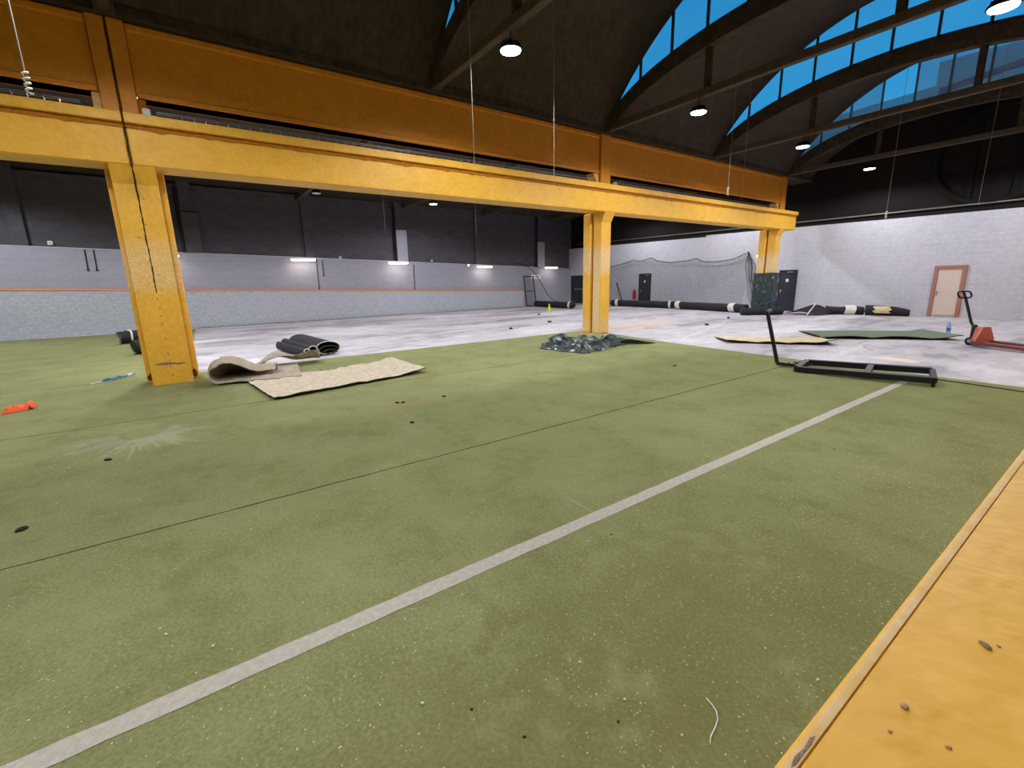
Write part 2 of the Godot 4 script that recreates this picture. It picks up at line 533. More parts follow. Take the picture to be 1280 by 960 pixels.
func _ready():
	rng.seed = 5
	# ---- camera
	var cam := Camera3D.new()
	cam.name = "camera"
	cam.fov = rad_to_deg(2.0 * atan(480.0 / 563.22))
	cam.position = Vector3(0, 1.8, 0)
	cam.basis = Basis(Vector3.UP, -0.6125924) * Basis(Vector3.RIGHT, -0.2225342) * Basis(Vector3.BACK, -0.0233726)
	cam.near = 0.05
	cam.far = 300.0
	add_child(cam)
	cam.current = true
	# ---- dusk sky
	var env := Environment.new()
	var sky := Sky.new()
	var ps := ProceduralSkyMaterial.new()
	ps.sky_top_color = rgb8(18, 104, 156)
	ps.sky_horizon_color = rgb8(44, 146, 196)
	ps.ground_horizon_color = rgb8(52, 120, 160)
	ps.ground_bottom_color = rgb8(30, 40, 50)
	ps.sky_energy_multiplier = 1.3
	sky.sky_material = ps
	env.background_mode = Environment.BG_SKY
	env.sky = sky
	env.tonemap_mode = Environment.TONE_MAPPER_LINEAR
	env.tonemap_exposure = 1.35
	env.sdfgi_enabled = true
	env.ssao_enabled = true
	env.ssil_enabled = true
	var we := WorldEnvironment.new()
	we.name = "environment"
	we.environment = env
	add_child(we)

	make_materials()
	build_shell()
	build_roof()
	build_beams()
	build_turf()
	build_end_wall_things()
	build_far_wall_things()
	build_lamps()
	build_rolls_and_sheets()
	build_goal()
	build_truck()
	build_ropes()
	build_litter()

# ------------------------------------------------------------------ floor, walls
func far_z(x: float) -> float:       # face of the far aisle wall
	return -26.35 - 0.038 * (x + 6.0)

func build_shell():
	var mb := MB.new()
	mb.uv_on = true
	mb.uv2f = func(p): return Vector2((p.x + 12.4) / 38.2, (p.z + 27.8) / 38.2)
	mb.box(Vector3(6.6, -0.15, -8.9), Vector3(38.2, 0.3, 38.4))
	tag(put(mb, "floor", M.floor), "bare pale concrete floor with scuffs and worn paint lines", "", "", "structure")

	# far aisle wall: dark upper wall, paler and thicker lower wall
	var o := setting("wall_north", "far aisle wall, charcoal above and pale grey blockwork below")
	var a := Vector3(XW, 0, far_z(XW))
	var b := Vector3(XE + 0.4, 0, far_z(XE + 0.4))
	var dx := (b - a).normalized()
	var dz := dx.cross(Vector3.UP)          # points away into the wall when negated
	var into := Vector3(dx.z, 0, -dx.x)
	if into.z > 0: into = -into
	var L := (b - a).length()
	mb = MB.new()
	mb.prism([Vector2(0, 0), Vector2(L, 0), Vector2(L, 6.5), Vector2(0, 6.5)], a + into * 0.14, dx, Vector3.UP, into * 0.3)
	put(mb, "upper_wall", M.wall_dark, o)
	mb = MB.new()
	var hl := 3.66
	var hr := 2.72
	mb.prism([Vector2(0, 0), Vector2(L, 0), Vector2(L, hr), Vector2(0, hl + 0.17)], a, dx, Vector3.UP, into * 0.139)
	put(mb, "lower_wall", M.wall_grey, o)
	mb = MB.new()
	mb.prism([Vector2(0, hl + 0.171), Vector2(L, hr + 0.001), Vector2(L, hr + 0.03), Vector2(0, hl + 0.2)], a - into * 0.02, dx, Vector3.UP, into * 0.159)
	put(mb, "ledge", M.wall_pale, o)
	# pilasters under the roof frames
	for i in FX.size():
		var x: float = FX[i] + [0, 1.2, 1.0, 0.35, -0.3, -0.55, -0.95][i]
		mb = MB.new()
		var w := 0.5
		var yl := lerpf(hl + 0.2, hr + 0.03, (x - XW) / (XE + 0.4 - XW))
		mb.box(Vector3(x, (yl + 7.6) / 2.0, far_z(x) - 0.06), Vector3(w, 7.6 - yl, 0.18), 0.01)
		put(mb, "pilaster", M.wall_dark, o)
		if i == 2 or i == 4 or i == 6:
			mb = MB.new()
			mb.box(Vector3(x + 0.05, yl + 0.9, far_z(x) + 0.05), Vector3(0.66, 1.8, 0.14), 0.01)
			put(mb, "boxed_panel", M.wall_grey if i != 2 else M.wall_dark, o)
			mb = MB.new()
			mb.tube([Vector3(x - 0.36, yl + 0.01, far_z(x) + 0.08), Vector3(x - 0.36, 6.3, far_z(x) + 0.08)], 0.06, 8)
			put(mb, "downpipe", M.black, o)

	# low board wall with an orange capping
	var lb := thing("board_wall", "low grey blockwork barrier with an orange capping along the far wall", "barrier")
	var p0 := Vector3(-12.0, 0, -25.72)
	var p1 := Vector3(20.1, 0, -26.86)
	var bx := (p1 - p0).normalized()
	var bi := Vector3(bx.z, 0, -bx.x)
	if bi.z > 0: bi = -bi
	var BL := (p1 - p0).length()
	mb = MB.new()
	mb.prism([Vector2(0, 0), Vector2(BL, 0), Vector2(BL, 1.13), Vector2(0, 2.12)], p0, bx, Vector3.UP, bi * 0.16)
	put(mb, "panel", M.board, lb)
	mb = MB.new()
	mb.prism([Vector2(0, 2.12), Vector2(BL + 0.02, 1.13), Vector2(BL + 0.02, 1.2), Vector2(0, 2.2)], p0 - bi * 0.03, bx, Vector3.UP, bi * 0.22)
	put(mb, "capping", M.orange_cap, lb)

	# end wall with doors
	o = setting("wall_east", "end wall of white painted blockwork under a dark brown gable")
	mb = MB.new()
	mb.prism([Vector2(-28.2, 0), Vector2(-15.9, 0), Vector2(10, 0), Vector2(10, 3.85), Vector2(-15.9, 4.2), Vector2(-15.9, 4.11), Vector2(-28.2, 4.25)], Vector3(XE, 0, 0), Vector3(0, 0, 1), Vector3.UP, Vector3(0.2, 0, 0))
	put(mb, "lower_wall", M.wall_pale, o)
	mb = MB.new()
	var gable := [Vector2(-28.2, 0), Vector2(10.2, 0), Vector2(10.2, 6.4), Vector2(0.2, 6.4)]
	for k in 25:
		var u := cos(PI * k / 24.0)
		gable.append(Vector2(ZC + u * (HW + 0.1), lerpf(low_y(u), high_y(u), 2.7 / 5.9) + 0.1))
	gable += [Vector2(-11.2, 6.4)]
	for k in 21:
		var u := cos(PI * k / 20.0)
		gable.append(Vector2(-19.6 + u * 8.3, YS + 0.5 * (low_y(u) - YS) + 0.2))
	gable += [Vector2(-28.2, 6.4)]
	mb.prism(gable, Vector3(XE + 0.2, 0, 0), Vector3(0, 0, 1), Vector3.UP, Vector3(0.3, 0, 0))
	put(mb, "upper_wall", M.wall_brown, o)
	mb = MB.new()
	mb.smooth()
	mb.tube([Vector3(XE + 0.1, 4.52, -27.0), Vector3(XE + 0.1, 4.36, -10.0), Vector3(XE + 0.1, 4.28, 6.0)], 0.035, 8)
	put(mb, "wall_pipe", M.galv, o)

	# walls behind the camera
	mb = MB.new()
	mb.box(Vector3(XW - 0.15, 4.7, -8.9), Vector3(0.3, 9.4, 38.4))
	tag(put(mb, "wall_west", M.plain_wall), "grey end wall behind the camera", "", "", "structure")
	mb = MB.new()
	mb.box(Vector3(6.6, 3.2, 10.15), Vector3(38.0, 6.4, 0.3))
	tag(put(mb, "wall_south", M.plain_wall), "grey side wall behind the camera", "", "", "structure")

	# neighbouring building seen through the last roof light
	var nb := thing("neighbour_building", "grey neighbouring building seen through the last roof light", "building", Vector3(38, 0, -8))
	mb = MB.new()
	mb.prism([Vector2(-1.7, 0), Vector2(24, 0), Vector2(24, 12.6), Vector2(-1.7, 13.8)], Vector3.ZERO, Vector3(0, 0, 1), Vector3.UP, Vector3(6, 0, 0))
	put(mb, "gable_wall", M.neighbour, nb)
	mb = MB.new()
	mb.prism([Vector2(-16, 0), Vector2(-1.75, 0), Vector2(-1.75, 12.7), Vector2(-16, 12.1)], Vector3(0.5, 0, 0), Vector3(0, 0, 1), Vector3.UP, Vector3(6, 0, 0))
	put(mb, "side_wall", M.neighbour, nb)
	mb = MB.new()
	mb.prism([Vector2(-1.5, 12.0), Vector2(4, 12.7), Vector2(4, 13.0), Vector2(-1.5, 12.35)], Vector3(-0.06, 0, 0), Vector3(0, 0, 1), Vector3.UP, Vector3(0.12, 0, 0))
	put(mb, "roof_flashing", M.neighbour_dark, nb)

# ------------------------------------------------------------------ roof
func strip_shell(x0: float, x1: float, f0: Callable, f1: Callable, c: float, hw: float, th: float) -> MB:
	var mb := MB.new()
	mb.smooth()
	var n := 36
	for i in n:
		var u0 := -cos(PI * i / n)
		var u1 := -cos(PI * (i + 1) / n)
		var z0 := c + hw * u0
		var z1 := c + hw * u1
		for k in 4:
			var t0 := k / 4.0
			var t1 := (k + 1) / 4.0
			var xa := lerpf(x0, x1, t0)
			var xb := lerpf(x0, x1, t1)
			var a := Vector3(xa, lerpf(f0.call(u0), f1.call(u0), t0), z0)
			var b := Vector3(xb, lerpf(f0.call(u0), f1.call(u0), t1), z0)
			var cc := Vector3(xb, lerpf(f0.call(u1), f1.call(u1), t1), z1)
			var d := Vector3(xa, lerpf(f0.call(u1), f1.call(u1), t0), z1)
			mb.quad(a, b, cc, d)           # underside
			var up := Vector3(0, th, 0)
			mb.quad(d + up, cc + up, b + up, a + up)
	return mb

func build_roof():
	var c := setting("ceiling", "dark concrete shell roof in rising bays")
	var aisle_c := (-11.3 + -27.9) / 2.0
	var aisle_h := 8.4
	for i in FX.size():
		var x0: float = FX[i]
		var last := i == FX.size() - 1
		var x1: float = XE + 0.45 if last else FX[i + 1]
		var full := 5.9
		var hf := func(u): return lerpf(low_y(u), high_y(u), (x1 - x0) / full) if last else high_y(u)
		put(strip_shell(x0, x1, low_y, hf, ZC, HW, 0.09), "roof_shell", M.shell, c)
		# far aisle: the same shells, boarded over
		var lo := func(u): return YS + 0.5 * low_y(u) - 0.5 * YS
		put(strip_shell(x0, x1, lo, lo, aisle_c, aisle_h, 0.2), "aisle_shell", M.shell, c)
	var mb := MB.new()
	mb.box(Vector3(6.6, 6.28, -11.1), Vector3(38.2, 0.15, 0.95))
	put(mb, "gutter_slab", M.shell, c)
	mb = MB.new()
	mb.box(Vector3(6.6, 6.28, 5.0), Vector3(38.2, 0.15, 10.4))
	put(mb, "side_slab", M.shell, c)

	var which := ["", "", "over the yellow column with the joint", "nearest the folded carpet", "over the middle yellow column", "before the last yellow column", "over the tarpaulin-wrapped column"]
	for i in FX.size():
		var x: float = FX[i]
		# truss: straight tie, arch rib, hangers
		if i > 0:
			var t := thing("roof_truss", "concrete bowstring truss %s" % which[i] if i > 1 else "concrete bowstring truss behind the camera", "truss", Vector3(x, YS, ZC))
			mb = MB.new()
			mb.box(Vector3(0, 0.1, 0), Vector3(0.16, 0.18, 2 * HW - 0.02), 0.015)
			put(mb, "tie", M.tie, t)
			mb = MB.new()
			mb.smooth()
			var n := 40
			for k in n:
				var u0 := -cos(PI * k / n)
				var u1 := -cos(PI * (k + 1) / n)
				var q := []
				for uu in [u0, u1]:
					var yt: float = low_y(uu) - YS
					var yb := maxf(yt - 0.42, 0.0)
					q.append([Vector3(-0.13, yt, uu * HW), Vector3(0.13, yt, uu * HW), Vector3(0.13, yb, uu * HW), Vector3(-0.13, yb, uu * HW)])
				mb.flat()
				mb.quad(q[0][0], q[1][0], q[1][1], q[0][1])
				mb.quad(q[0][1], q[1][1], q[1][2], q[0][2])
				mb.quad(q[0][2], q[1][2], q[1][3], q[0][3])
				mb.quad(q[0][3], q[1][3], q[1][0], q[0][0])
			put(mb, "arch_rib", M.shell, t)
			for zz in [-1.95, 1.85]:
				mb = MB.new()
				var yt: float = low_y(zz / HW) - YS - 0.4
				mb.box(Vector3(0, yt / 2.0 + 0.11, zz), Vector3(0.14, yt - 0.14, 0.14), 0.01)
				put(mb, "hanger", M.shell, t)
			# straight tie across the far aisle
			mb = MB.new()
			mb.box(Vector3(0, 0.1, -14.1), Vector3(0.16, 0.18, 15.6))
			put(mb, "aisle_tie", M.tie, t)
		# north light between the arch rib and the edge of the shell before it
		if i > 0:
			var w := setting("window_%d" % i, "crescent roof light of tall panes between two shells", Vector3(x, 0, ZC))
			var cuts := [-HW * 0.985, -4.05, -3.05, -2.05, -1.05, -0.1, 0.9, 1.9, 2.9, 3.9, HW * 0.985]
			for k in cuts.size() - 1:
				var z0: float = cuts[k] + 0.03
				var z1: float = cuts[k + 1] - 0.03
				var poly := []
				for s in 7:
					var z := lerpf(z0, z1, s / 6.0)
					poly.append(Vector2(z, low_y(z / HW) - 0.03))
				for s in 7:
					var z := lerpf(z1, z0, s / 6.0)
					poly.append(Vector2(z, maxf(high_y(z / HW) + 0.02, low_y(z / HW) + 0.01)))
				mb = MB.new()
				mb.prism(poly, Vector3(0.0, 0, 0), Vector3(0, 0, 1), Vector3.UP, Vector3(0.012, 0, 0))
				put(mb, "pane", M.glass_dusty if (i == 6 and k != 3) else M.glass, w)
				if k > 0:
					var zc: float = cuts[k]
					var ya := low_y(zc / HW) - 0.05
					var yb := high_y(zc / HW) + 0.04
					mb = MB.new()
					mb.box(Vector3(0.0, (ya + yb) / 2.0, zc), Vector3(0.07, yb - ya, 0.06), 0.008)
					put(mb, "mullion", M.galv if i == 6 else M.shell, w)

# ------------------------------------------------------------------ yellow frame
func build_beams():
	# lower beam, broken by an expansion joint at the first column
	var jx := -0.44
	var spans := [[XW, jx - 0.014, "short yellow concrete beam left of the expansion joint"], [jx + 0.014, 24.45, "long yellow concrete beam carried by the yellow columns"]]
	for s in spans:
		var x0: float = s[0]
		var x1: float = s[1]
		var t := thing("lower_beam", s[2], "beam", Vector3((x0 + x1) / 2.0, 3.93, -11.0))
		var hx := (x1 - x0) / 2.0
		var mb := MB.new()
		mb.box(Vector3(0, 0.3, 0), Vector3(hx * 2, 0.6, 0.6), 0.02)
		put(mb, "beam_body", M.yellow, t)
		mb = MB.new()
		mb.box(Vector3(0, 0.745, 0.03), Vector3(hx * 2, 0.16, 0.7), 0.012)
		put(mb, "top_slab", M.yellow, t)
		# ragged mortar joint under the slab
		mb = MB.new()
		var n := int(hx * 2 / 0.12)
		var r := RandomNumberGenerator.new()
		r.seed = 40 + n
		var prev := Vector2(0.06, 0.297)
		for k in n:
			var xa := -hx + hx * 2 * k / n
			var xb := -hx + hx * 2 * (k + 1) / n
			var lump := 1.0 if r.randf() > 0.08 else 1.3
			var nxt := Vector2(r.randf_range(0.074, 0.09) * lump, 0.303 + r.randf_range(-0.004, 0.012))
			var A := [Vector3(xa, 0.666, prev.y), Vector3(xb, 0.666, nxt.y), Vector3(xb, 0.666 - nxt.x, nxt.y), Vector3(xa, 0.666 - prev.x, prev.y)]
			mb.quad(A[3], A[2], A[1], A[0])
			mb.quad(Vector3(xa, A[3].y, 0.2), Vector3(xb, A[2].y, 0.2), A[2], A[3])
			prev = nxt
		mb.box(Vector3(0, 0.632, -0.05), Vector3(hx * 2 - 0.01, 0.064, 0.5))
		put(mb, "mortar_joint", M.yellow_rough, t)

	# upper beams between the short posts
	var posts := [-0.44, 11.37, 23.1]
	var ups := [[XW, -0.69, "short orange-yellow upper beam left of the joint post"], [-0.19, 11.14, "orange-yellow upper beam between the joint post and the middle post"], [11.6, 22.9, "orange-yellow upper beam between the middle post and the end post"]]
	for s in ups:
		var x0: float = s[0]
		var x1: float = s[1]
		var t := thing("upper_beam", s[2], "beam", Vector3((x0 + x1) / 2.0, 5.06, -11.0))
		var L := x1 - x0
		var mb := MB.new()
		mb.box(Vector3(0, 0.57, 0), Vector3(L, 1.14, 0.36), 0.012)
		put(mb, "beam_body", M.yellow_old, t)
		mb = MB.new()
		mb.box(Vector3(0, 0.045, 0.01), Vector3(L - 0.005, 0.09, 0.42), 0.02)
		put(mb, "bottom_flange", M.yellow_old, t)
		mb = MB.new()
		mb.box(Vector3(0, 1.07, 0.012), Vector3(L - 0.005, 0.12, 0.40), 0.02)
		put(mb, "top_flange", M.yellow_old, t)
	for i in posts.size():
		var px: float = posts[i]
		var t := thing("beam_post", ["short yellow post split by the dark joint above the first column", "short yellow post above the middle column", "short yellow post at the end of the upper beam"][i], "post", Vector3(px, 4.755, -11.0))
		var w := 0.44
		if i == 0:
			for sd in [-1, 1]:
				var mb := MB.new()
				mb.box(Vector3(sd * 0.128, 0.722, 0), Vector3(0.228, 1.444, 0.5), 0.015)
				put(mb, "half_post", M.yellow_old, t)
		else:
			var mb := MB.new()
			mb.box(Vector3(0, 0.722, 0), Vector3(w, 1.444, 0.5), 0.015)
			put(mb, "post_body", M.yellow_old, t)
		# bearings beside the post
		for sd in [-1, 1]:
			if i == 2 and sd == 1: continue
			if i == 1 and sd == 1: continue
			var mb := MB.new()
			if i == 0:
				mb.box(Vector3(sd * 0.30, 0.15, 0.02), Vector3(0.12, 0.3, 0.3), 0.015)
				put(mb, "bearing_block", M.pale_plaster if sd < 0 else M.yellow_rough, t)
			else:
				mb.prism([Vector2(-0.45, 0.305), Vector2(-0.23, 0.305), Vector2(-0.23, 0.0), Vector2(-0.31, 0.0), Vector2(-0.31, 0.08), Vector2(-0.36, 0.17), Vector2(-0.45, 0.22)], Vector3(0, 0, 0.16), Vector3.RIGHT, Vector3.UP, Vector3(0, 0, -0.3))
				put(mb, "corbel", M.pale_plaster, t)

	# sealant strip standing out of the expansion joint
	var js := thing("joint_filler", "dark weathered filler strip in the expansion joint of the first column", "joint filler", Vector3(jx, 3.4, -10.85))
	var pj := []
	for k in 36:
		pj.append(Vector3(0.004 * sin(k * 1.7), 2.82 - k * 0.08, 0.105 if k < 19 else (0.15 if k < 28 else 0.115)))
	var mbj := MB.new()
	for k in 35:
		var p: Vector3 = pj[k]
		var zf := 0.112 + 0.012 * sin(k * 2.3)
		if p.y > 1.35: zf = 0.105 + 0.006 * sin(k * 2.3)
		elif p.y > 0.53: zf = 0.162 + 0.01 * sin(k * 2.3)
		mbj.box(Vector3(p.x, p.y - 0.04, zf - 0.15), Vector3(0.026, 0.08, 0.3), 0.004)
	put(mbj, "filler", M.joint, js)

	# columns
	var cols := [[-0.44, 0.64, 0.86, "double yellow column split by a dark vertical joint"], [11.55, 0.46, 0.62, "yellow column rising beside the crumpled green tarpaulin"], [23.2, 0.46, 0.62, "yellow column wrapped at its foot in dark green sheeting"]]
	var paints := [column_paint([[1.78, 2.62, 0.6]], 300), column_paint([[2.0, 2.85, 0.8], [0.0, 0.5, 0.5]], 310), column_paint([[1.9, 2.75, 0.95]], 320)]
	var side_paint := column_paint([[0.0, 2.8, 1.0]], 330)
	for i in 3:
		var cx: float = cols[i][0]
		var wf: float = cols[i][1]
		var wb: float = cols[i][2]
		var y0 := 0.0145 if i < 2 else 0.001
		var t := thing("yellow_column", cols[i][3], "column", Vector3(cx, 0, -11.2))
		var map := func(p): return Vector2(p.x / 0.9 + 0.5 + p.z * 0.3, 1.0 - p.y / 4.0)
		var pieces := [[-wf / 2, -0.008, 1.75, 3.64], [0.008, wf / 2, 1.75, 3.64], [-wf / 2, wf / 2, y0, 1.75]] if i == 0 else [[-wf / 2, wf / 2, y0, 3.64]]
		for h in pieces:
			var mb := MB.new()
			mb.uv_on = true
			mb.uv2f = map
			mb.box(Vector3((h[0] + h[1]) / 2, (h[2] + h[3]) / 2, 0.17), Vector3(h[1] - h[0], h[3] - h[2], 0.36), 0.0 if i == 0 else 0.018)
			put(mb, "shaft", paints[i], t)
			if h[3] < 3.0: continue
			mb = MB.new()
			mb.prism([Vector2(0.35, 3.64), Vector2(0.5, 3.93), Vector2(-0.01, 3.93), Vector2(-0.01, 3.64)], Vector3(h[0], 0, 0), Vector3(0, 0, 1), Vector3.UP, Vector3(h[1] - h[0], 0, 0))
			put(mb, "haunch", M.yellow, t)
		var mb2 := MB.new()
		mb2.box(Vector3(0, 1.97, -0.04), Vector3(wf - 0.1, 3.9, 0.12))
		put(mb2, "core", M.rust if i == 0 else M.yellow_rough, t)
		for sd in [-1, 1]:
			mb2 = MB.new()
			mb2.uv_on = true
			mb2.uv2f = map
			mb2.box(Vector3(sd * wb / 4.0, (y0 + 3.93) / 2, -0.24), Vector3(wb / 2.0 - 0.004, 3.93 - y0, 0.32), 0.015)
			put(mb2, "rear_pilaster", paints[i], t)
		if i > 0:
			mb2 = MB.new()
			mb2.uv_on = true
			mb2.uv2f = func(p): return Vector2(p.z * 2.0 + 0.5, 1.0 - p.y / 4.0)
			mb2.box(Vector3(-wf / 2 - 0.0005, 1.82, 0.17), Vector3(0.004, 3.6, 0.32))
			put(mb2, "scuffed_side", side_paint, t)
		if i == 0:
			# flaked paint along the joint, nicks across it
			var r := RandomNumberGenerator.new()
			r.seed = 17
			var y := 3.6
			while y > 0.15:
				var lng := r.randf_range(0.05, 0.2) if y > 2.0 else r.randf_range(0.015, 0.06)
				var wide := r.randf_range(0.012, 0.026) if y > 2.0 else r.randf_range(0.004, 0.012)
				var m3 := MB.new()
				var xo := r.randf_range(-0.006, 0.006)
				m3.prism([Vector2(xo - wide / 2, y), Vector2(xo - wide * 0.7, y - lng * 0.5), Vector2(xo - wide * 0.3, y - lng), Vector2(xo + wide * 0.5, y - lng * 0.95), Vector2(xo + wide * 0.4, y - lng * 0.4), Vector2(xo + wide * 0.6, y)], Vector3(0, 0, 0.352), Vector3.RIGHT, Vector3.UP, Vector3(0, 0, -0.006))
				put(m3, "flaked_edge", M.joint, t)
				y -= lng + (r.randf_range(0.02, 0.07) if y > 2.0 else r.randf_range(0.05, 0.16))
			for k in 9:
				var m3 := MB.new()
				m3.box(Vector3(r.randf_range(-0.1, 0.1), 3.4 - k * 0.22, 0.3505), Vector3(r.randf_range(0.02, 0.06), 0.006, 0.003))
				put(m3, "nick", M.joint, t)
			for q in [[-0.06, 0.42, 0.22, 0.03], [0.12, 0.4, 0.16, 0.02]]:
				var m6 := MB.new()
				var poly := []
				for k in 12:
					var a := TAU * k / 12.0
					poly.append(Vector2(q[0] + cos(a) * q[2] * r.randf_range(0.5, 1.1), q[1] + sin(a) * q[3] * r.randf_range(0.4, 1.2)))
				m6.prism(poly, Vector3(0, 0, 0.3515), Vector3.RIGHT, Vector3.UP, Vector3(0, 0, -0.003))
				put(m6, "scraped_patch", M.bare, t)
			for sd in [-1, 1]:
				var m4 := MB.new()
				var poly := []
				for k in 9:
					var a := TAU * k / 9.0
					poly.append(Vector2(sd * 0.36 + cos(a) * 0.06 * r.randf_range(0.6, 1.1), 0.12 + sin(a) * 0.1 * r.randf_range(0.6, 1.1)))
				m4.prism(poly, Vector3(0, 0, -0.078), Vector3.RIGHT, Vector3.UP, Vector3(0, 0, -0.004))
				put(m4, "rust_patch", M.rust, t)
		if i == 2:
			# green sheeting wound round the foot
			var sh := thing("sheeting_wrap", "dark green plastic sheeting wound round the end column", "sheeting", Vector3(cx, 0, -11.2))
			var m5 := MB.new()
			var nz := FastNoiseLite.new()
			nz.seed = 4
			nz.frequency = 2.4
			var rings := []
			for k in 15:
				var y := 0.02 + 1.92 * k / 14.0
				var ring := []
				for q in 36:
					var a := TAU * q / 36.0
					var d := Vector2(cos(a), sin(a))
					var ext := minf(0.35 / maxf(absf(d.x), 0.001), 0.47 / maxf(absf(d.y), 0.001))
					var rr := minf(ext, 0.56) + 0.06 * nz.get_noise_3d(d.x * 3.0, y * 1.3, d.y * 3.0) + (0.04 if k < 2 else 0.0)
					ring.append(Vector3(d.x * rr, y + (0.06 * nz.get_noise_2d(q * 0.5, 9) if k == 14 else 0.0), -0.04 + d.y * rr))
				rings.append(ring)
			for k in 14:
				for q in 36:
					var q2 := (q + 1) % 36
					m5.quad(rings[k][q2], rings[k][q], rings[k + 1][q], rings[k + 1][q2])
			put(m5, "wrap", M.tarp, sh)
			m5 = MB.new()
			m5.tube([Vector3(-0.46, 0.5, 0.2), Vector3(-0.3, 0.62, 0.48), Vector3(0.1, 0.7, 0.52), Vector3(0.43, 0.75, 0.3)], 0.012, 6)
			put(m5, "cord", M.blue_rope, sh)

	# wire cable tray on the beam
	var tr := thing("cable_tray", "thin wire mesh cable tray lying along the top of the yellow beam", "cable tray", Vector3(0, 4.757, -10.77))
	for seg in [[XW + 0.1, -0.95], [0.05, 10.9], [11.75, 22.6]]:
		var mb := MB.new()
		var x0: float = seg[0]
		var x1: float = seg[1]
		for q in [[0.01, 0.05], [0.09, 0.05], [0.01, -0.05], [0.09, -0.05]]:
			mb.box(Vector3((x0 + x1) / 2, q[0], q[1]), Vector3(x1 - x0, 0.008, 0.008))
		for k in int((x1 - x0) / 0.18):
			var x := x0 + k * 0.18
			for sd in [-0.05, 0.05]: mb.box(Vector3(x, 0.05, sd), Vector3(0.007, 0.09, 0.007))
			mb.box(Vector3(x, 0.008, 0), Vector3(0.007, 0.007, 0.1))
		tag(put(mb, "tray_wires", M.galv, tr), "", "", "", "stuff")
		mb = MB.new()
		mb.tube([Vector3(x0, 0.018, 0.01), Vector3((x0 + x1) / 2, 0.018, -0.015), Vector3(x1, 0.018, 0.01)], 0.014, 6)
		put(mb, "cable", M.black, tr)
	var jb := thing("junction_box", "small white junction box on the yellow beam beside the joint post", "junction box", Vector3(-0.1, 4.757, -10.76))
	var mbx := MB.new()
	mbx.box(Vector3(0, 0.07, 0), Vector3(0.12, 0.13, 0.07), 0.02)
	put(mbx, "housing", M.white, jb)
	mbx = MB.new()
	mbx.tube([Vector3(0.05, 0.012, 0.04), Vector3(0.09, 0.012, 0.06), Vector3(0.12, 0.012, 0.05)], 0.01, 6)
	put(mbx, "cable_end", M.white, jb)
	jb = thing("light_sensor", "small white sensor on the yellow beam right of the middle post", "sensor", Vector3(12.0, 4.757, -10.92))
	mbx = MB.new()
	mbx.lathe([Vector2(0, 0), Vector2(0.07, 0), Vector2(0.07, 0.1), Vector2(0.05, 0.15), Vector2(0, 0.16)], Vector3.ZERO, Basis(), 12)
	put(mbx, "housing", M.white, jb)

	# low yellow wall in front of the camera, and the beam line over it
	var pw := thing("parapet_wall", "low yellow painted wall with a rounded lip beside the turf", "low wall", Vector3(6, 0, 0))
	var mp := MB.new()
	mp.box(Vector3(0, 0.53, 0.13), Vector3(34, 1.06, 0.62), 0.01)
	put(mp, "wall_body", M.yellow, pw)
	mp = MB.new()
	mp.box(Vector3(0, 1.08, 0.1655), Vector3(34, 0.036, 0.708), 0.003)
	put(mp, "top_face", M.yellow, pw)
	mp = MB.new()
	mp.prism([Vector2(-0.214, 1.0), Vector2(-0.214, 1.086), Vector2(-0.211, 1.094), Vector2(-0.206, 1.0975), Vector2(-0.206, 1.0)], Vector3(-17, 0, 0), Vector3(0, 0, 1), Vector3.UP, Vector3(34, 0, 0))
	put(mp, "edge", M.yellow, pw)
	mp = MB.new()
	mp.prism([Vector2(-0.206, 1.0), Vector2(-0.206, 1.0975), Vector2(-0.2, 1.0985), Vector2(-0.1905, 1.0985), Vector2(-0.1893, 1.0965), Vector2(-0.1893, 1.0)], Vector3(-17, 0, 0), Vector3(0, 0, 1), Vector3.UP, Vector3(34, 0, 0))
	put(mp, "lip", M.pale_plaster, pw)
	mp = MB.new()
	mp.prism([Vector2(-5.38, -0.196), Vector2(-5.36, -0.2), Vector2(-5.335, -0.197), Vector2(-5.31, -0.199), Vector2(-5.3, -0.195), Vector2(-5.32, -0.193), Vector2(-5.345, -0.1935), Vector2(-5.37, -0.193)], Vector3(0, 1.0992, 0), Vector3.RIGHT, Vector3(0, 0, 1), Vector3(0, -0.002, 0))
	put(mp, "chipped_patch", M.bare, pw)
	var nbm := thing("near_beam", "yellow concrete beam over the low yellow wall", "beam", Vector3(6, 3.93, 0.35))
	mp = MB.new()
	mp.box(Vector3(0, 1.13, 0), Vector3(35.8, 2.26, 0.5), 0.02)
	put(mp, "beam_body", M.yellow, nbm)
	for cx in [-6.25, 11.3, 23.05]:
		var nc := thing("near_column", "yellow column standing behind the low yellow wall", "column", Vector3(cx, 0, 0.74), 0, "columns behind the low wall")
		mp = MB.new()
		mp.box(Vector3(0, 1.96, 0), Vector3(0.6, 3.925, 0.36), 0.02)
		put(mp, "shaft", M.yellow, nc)

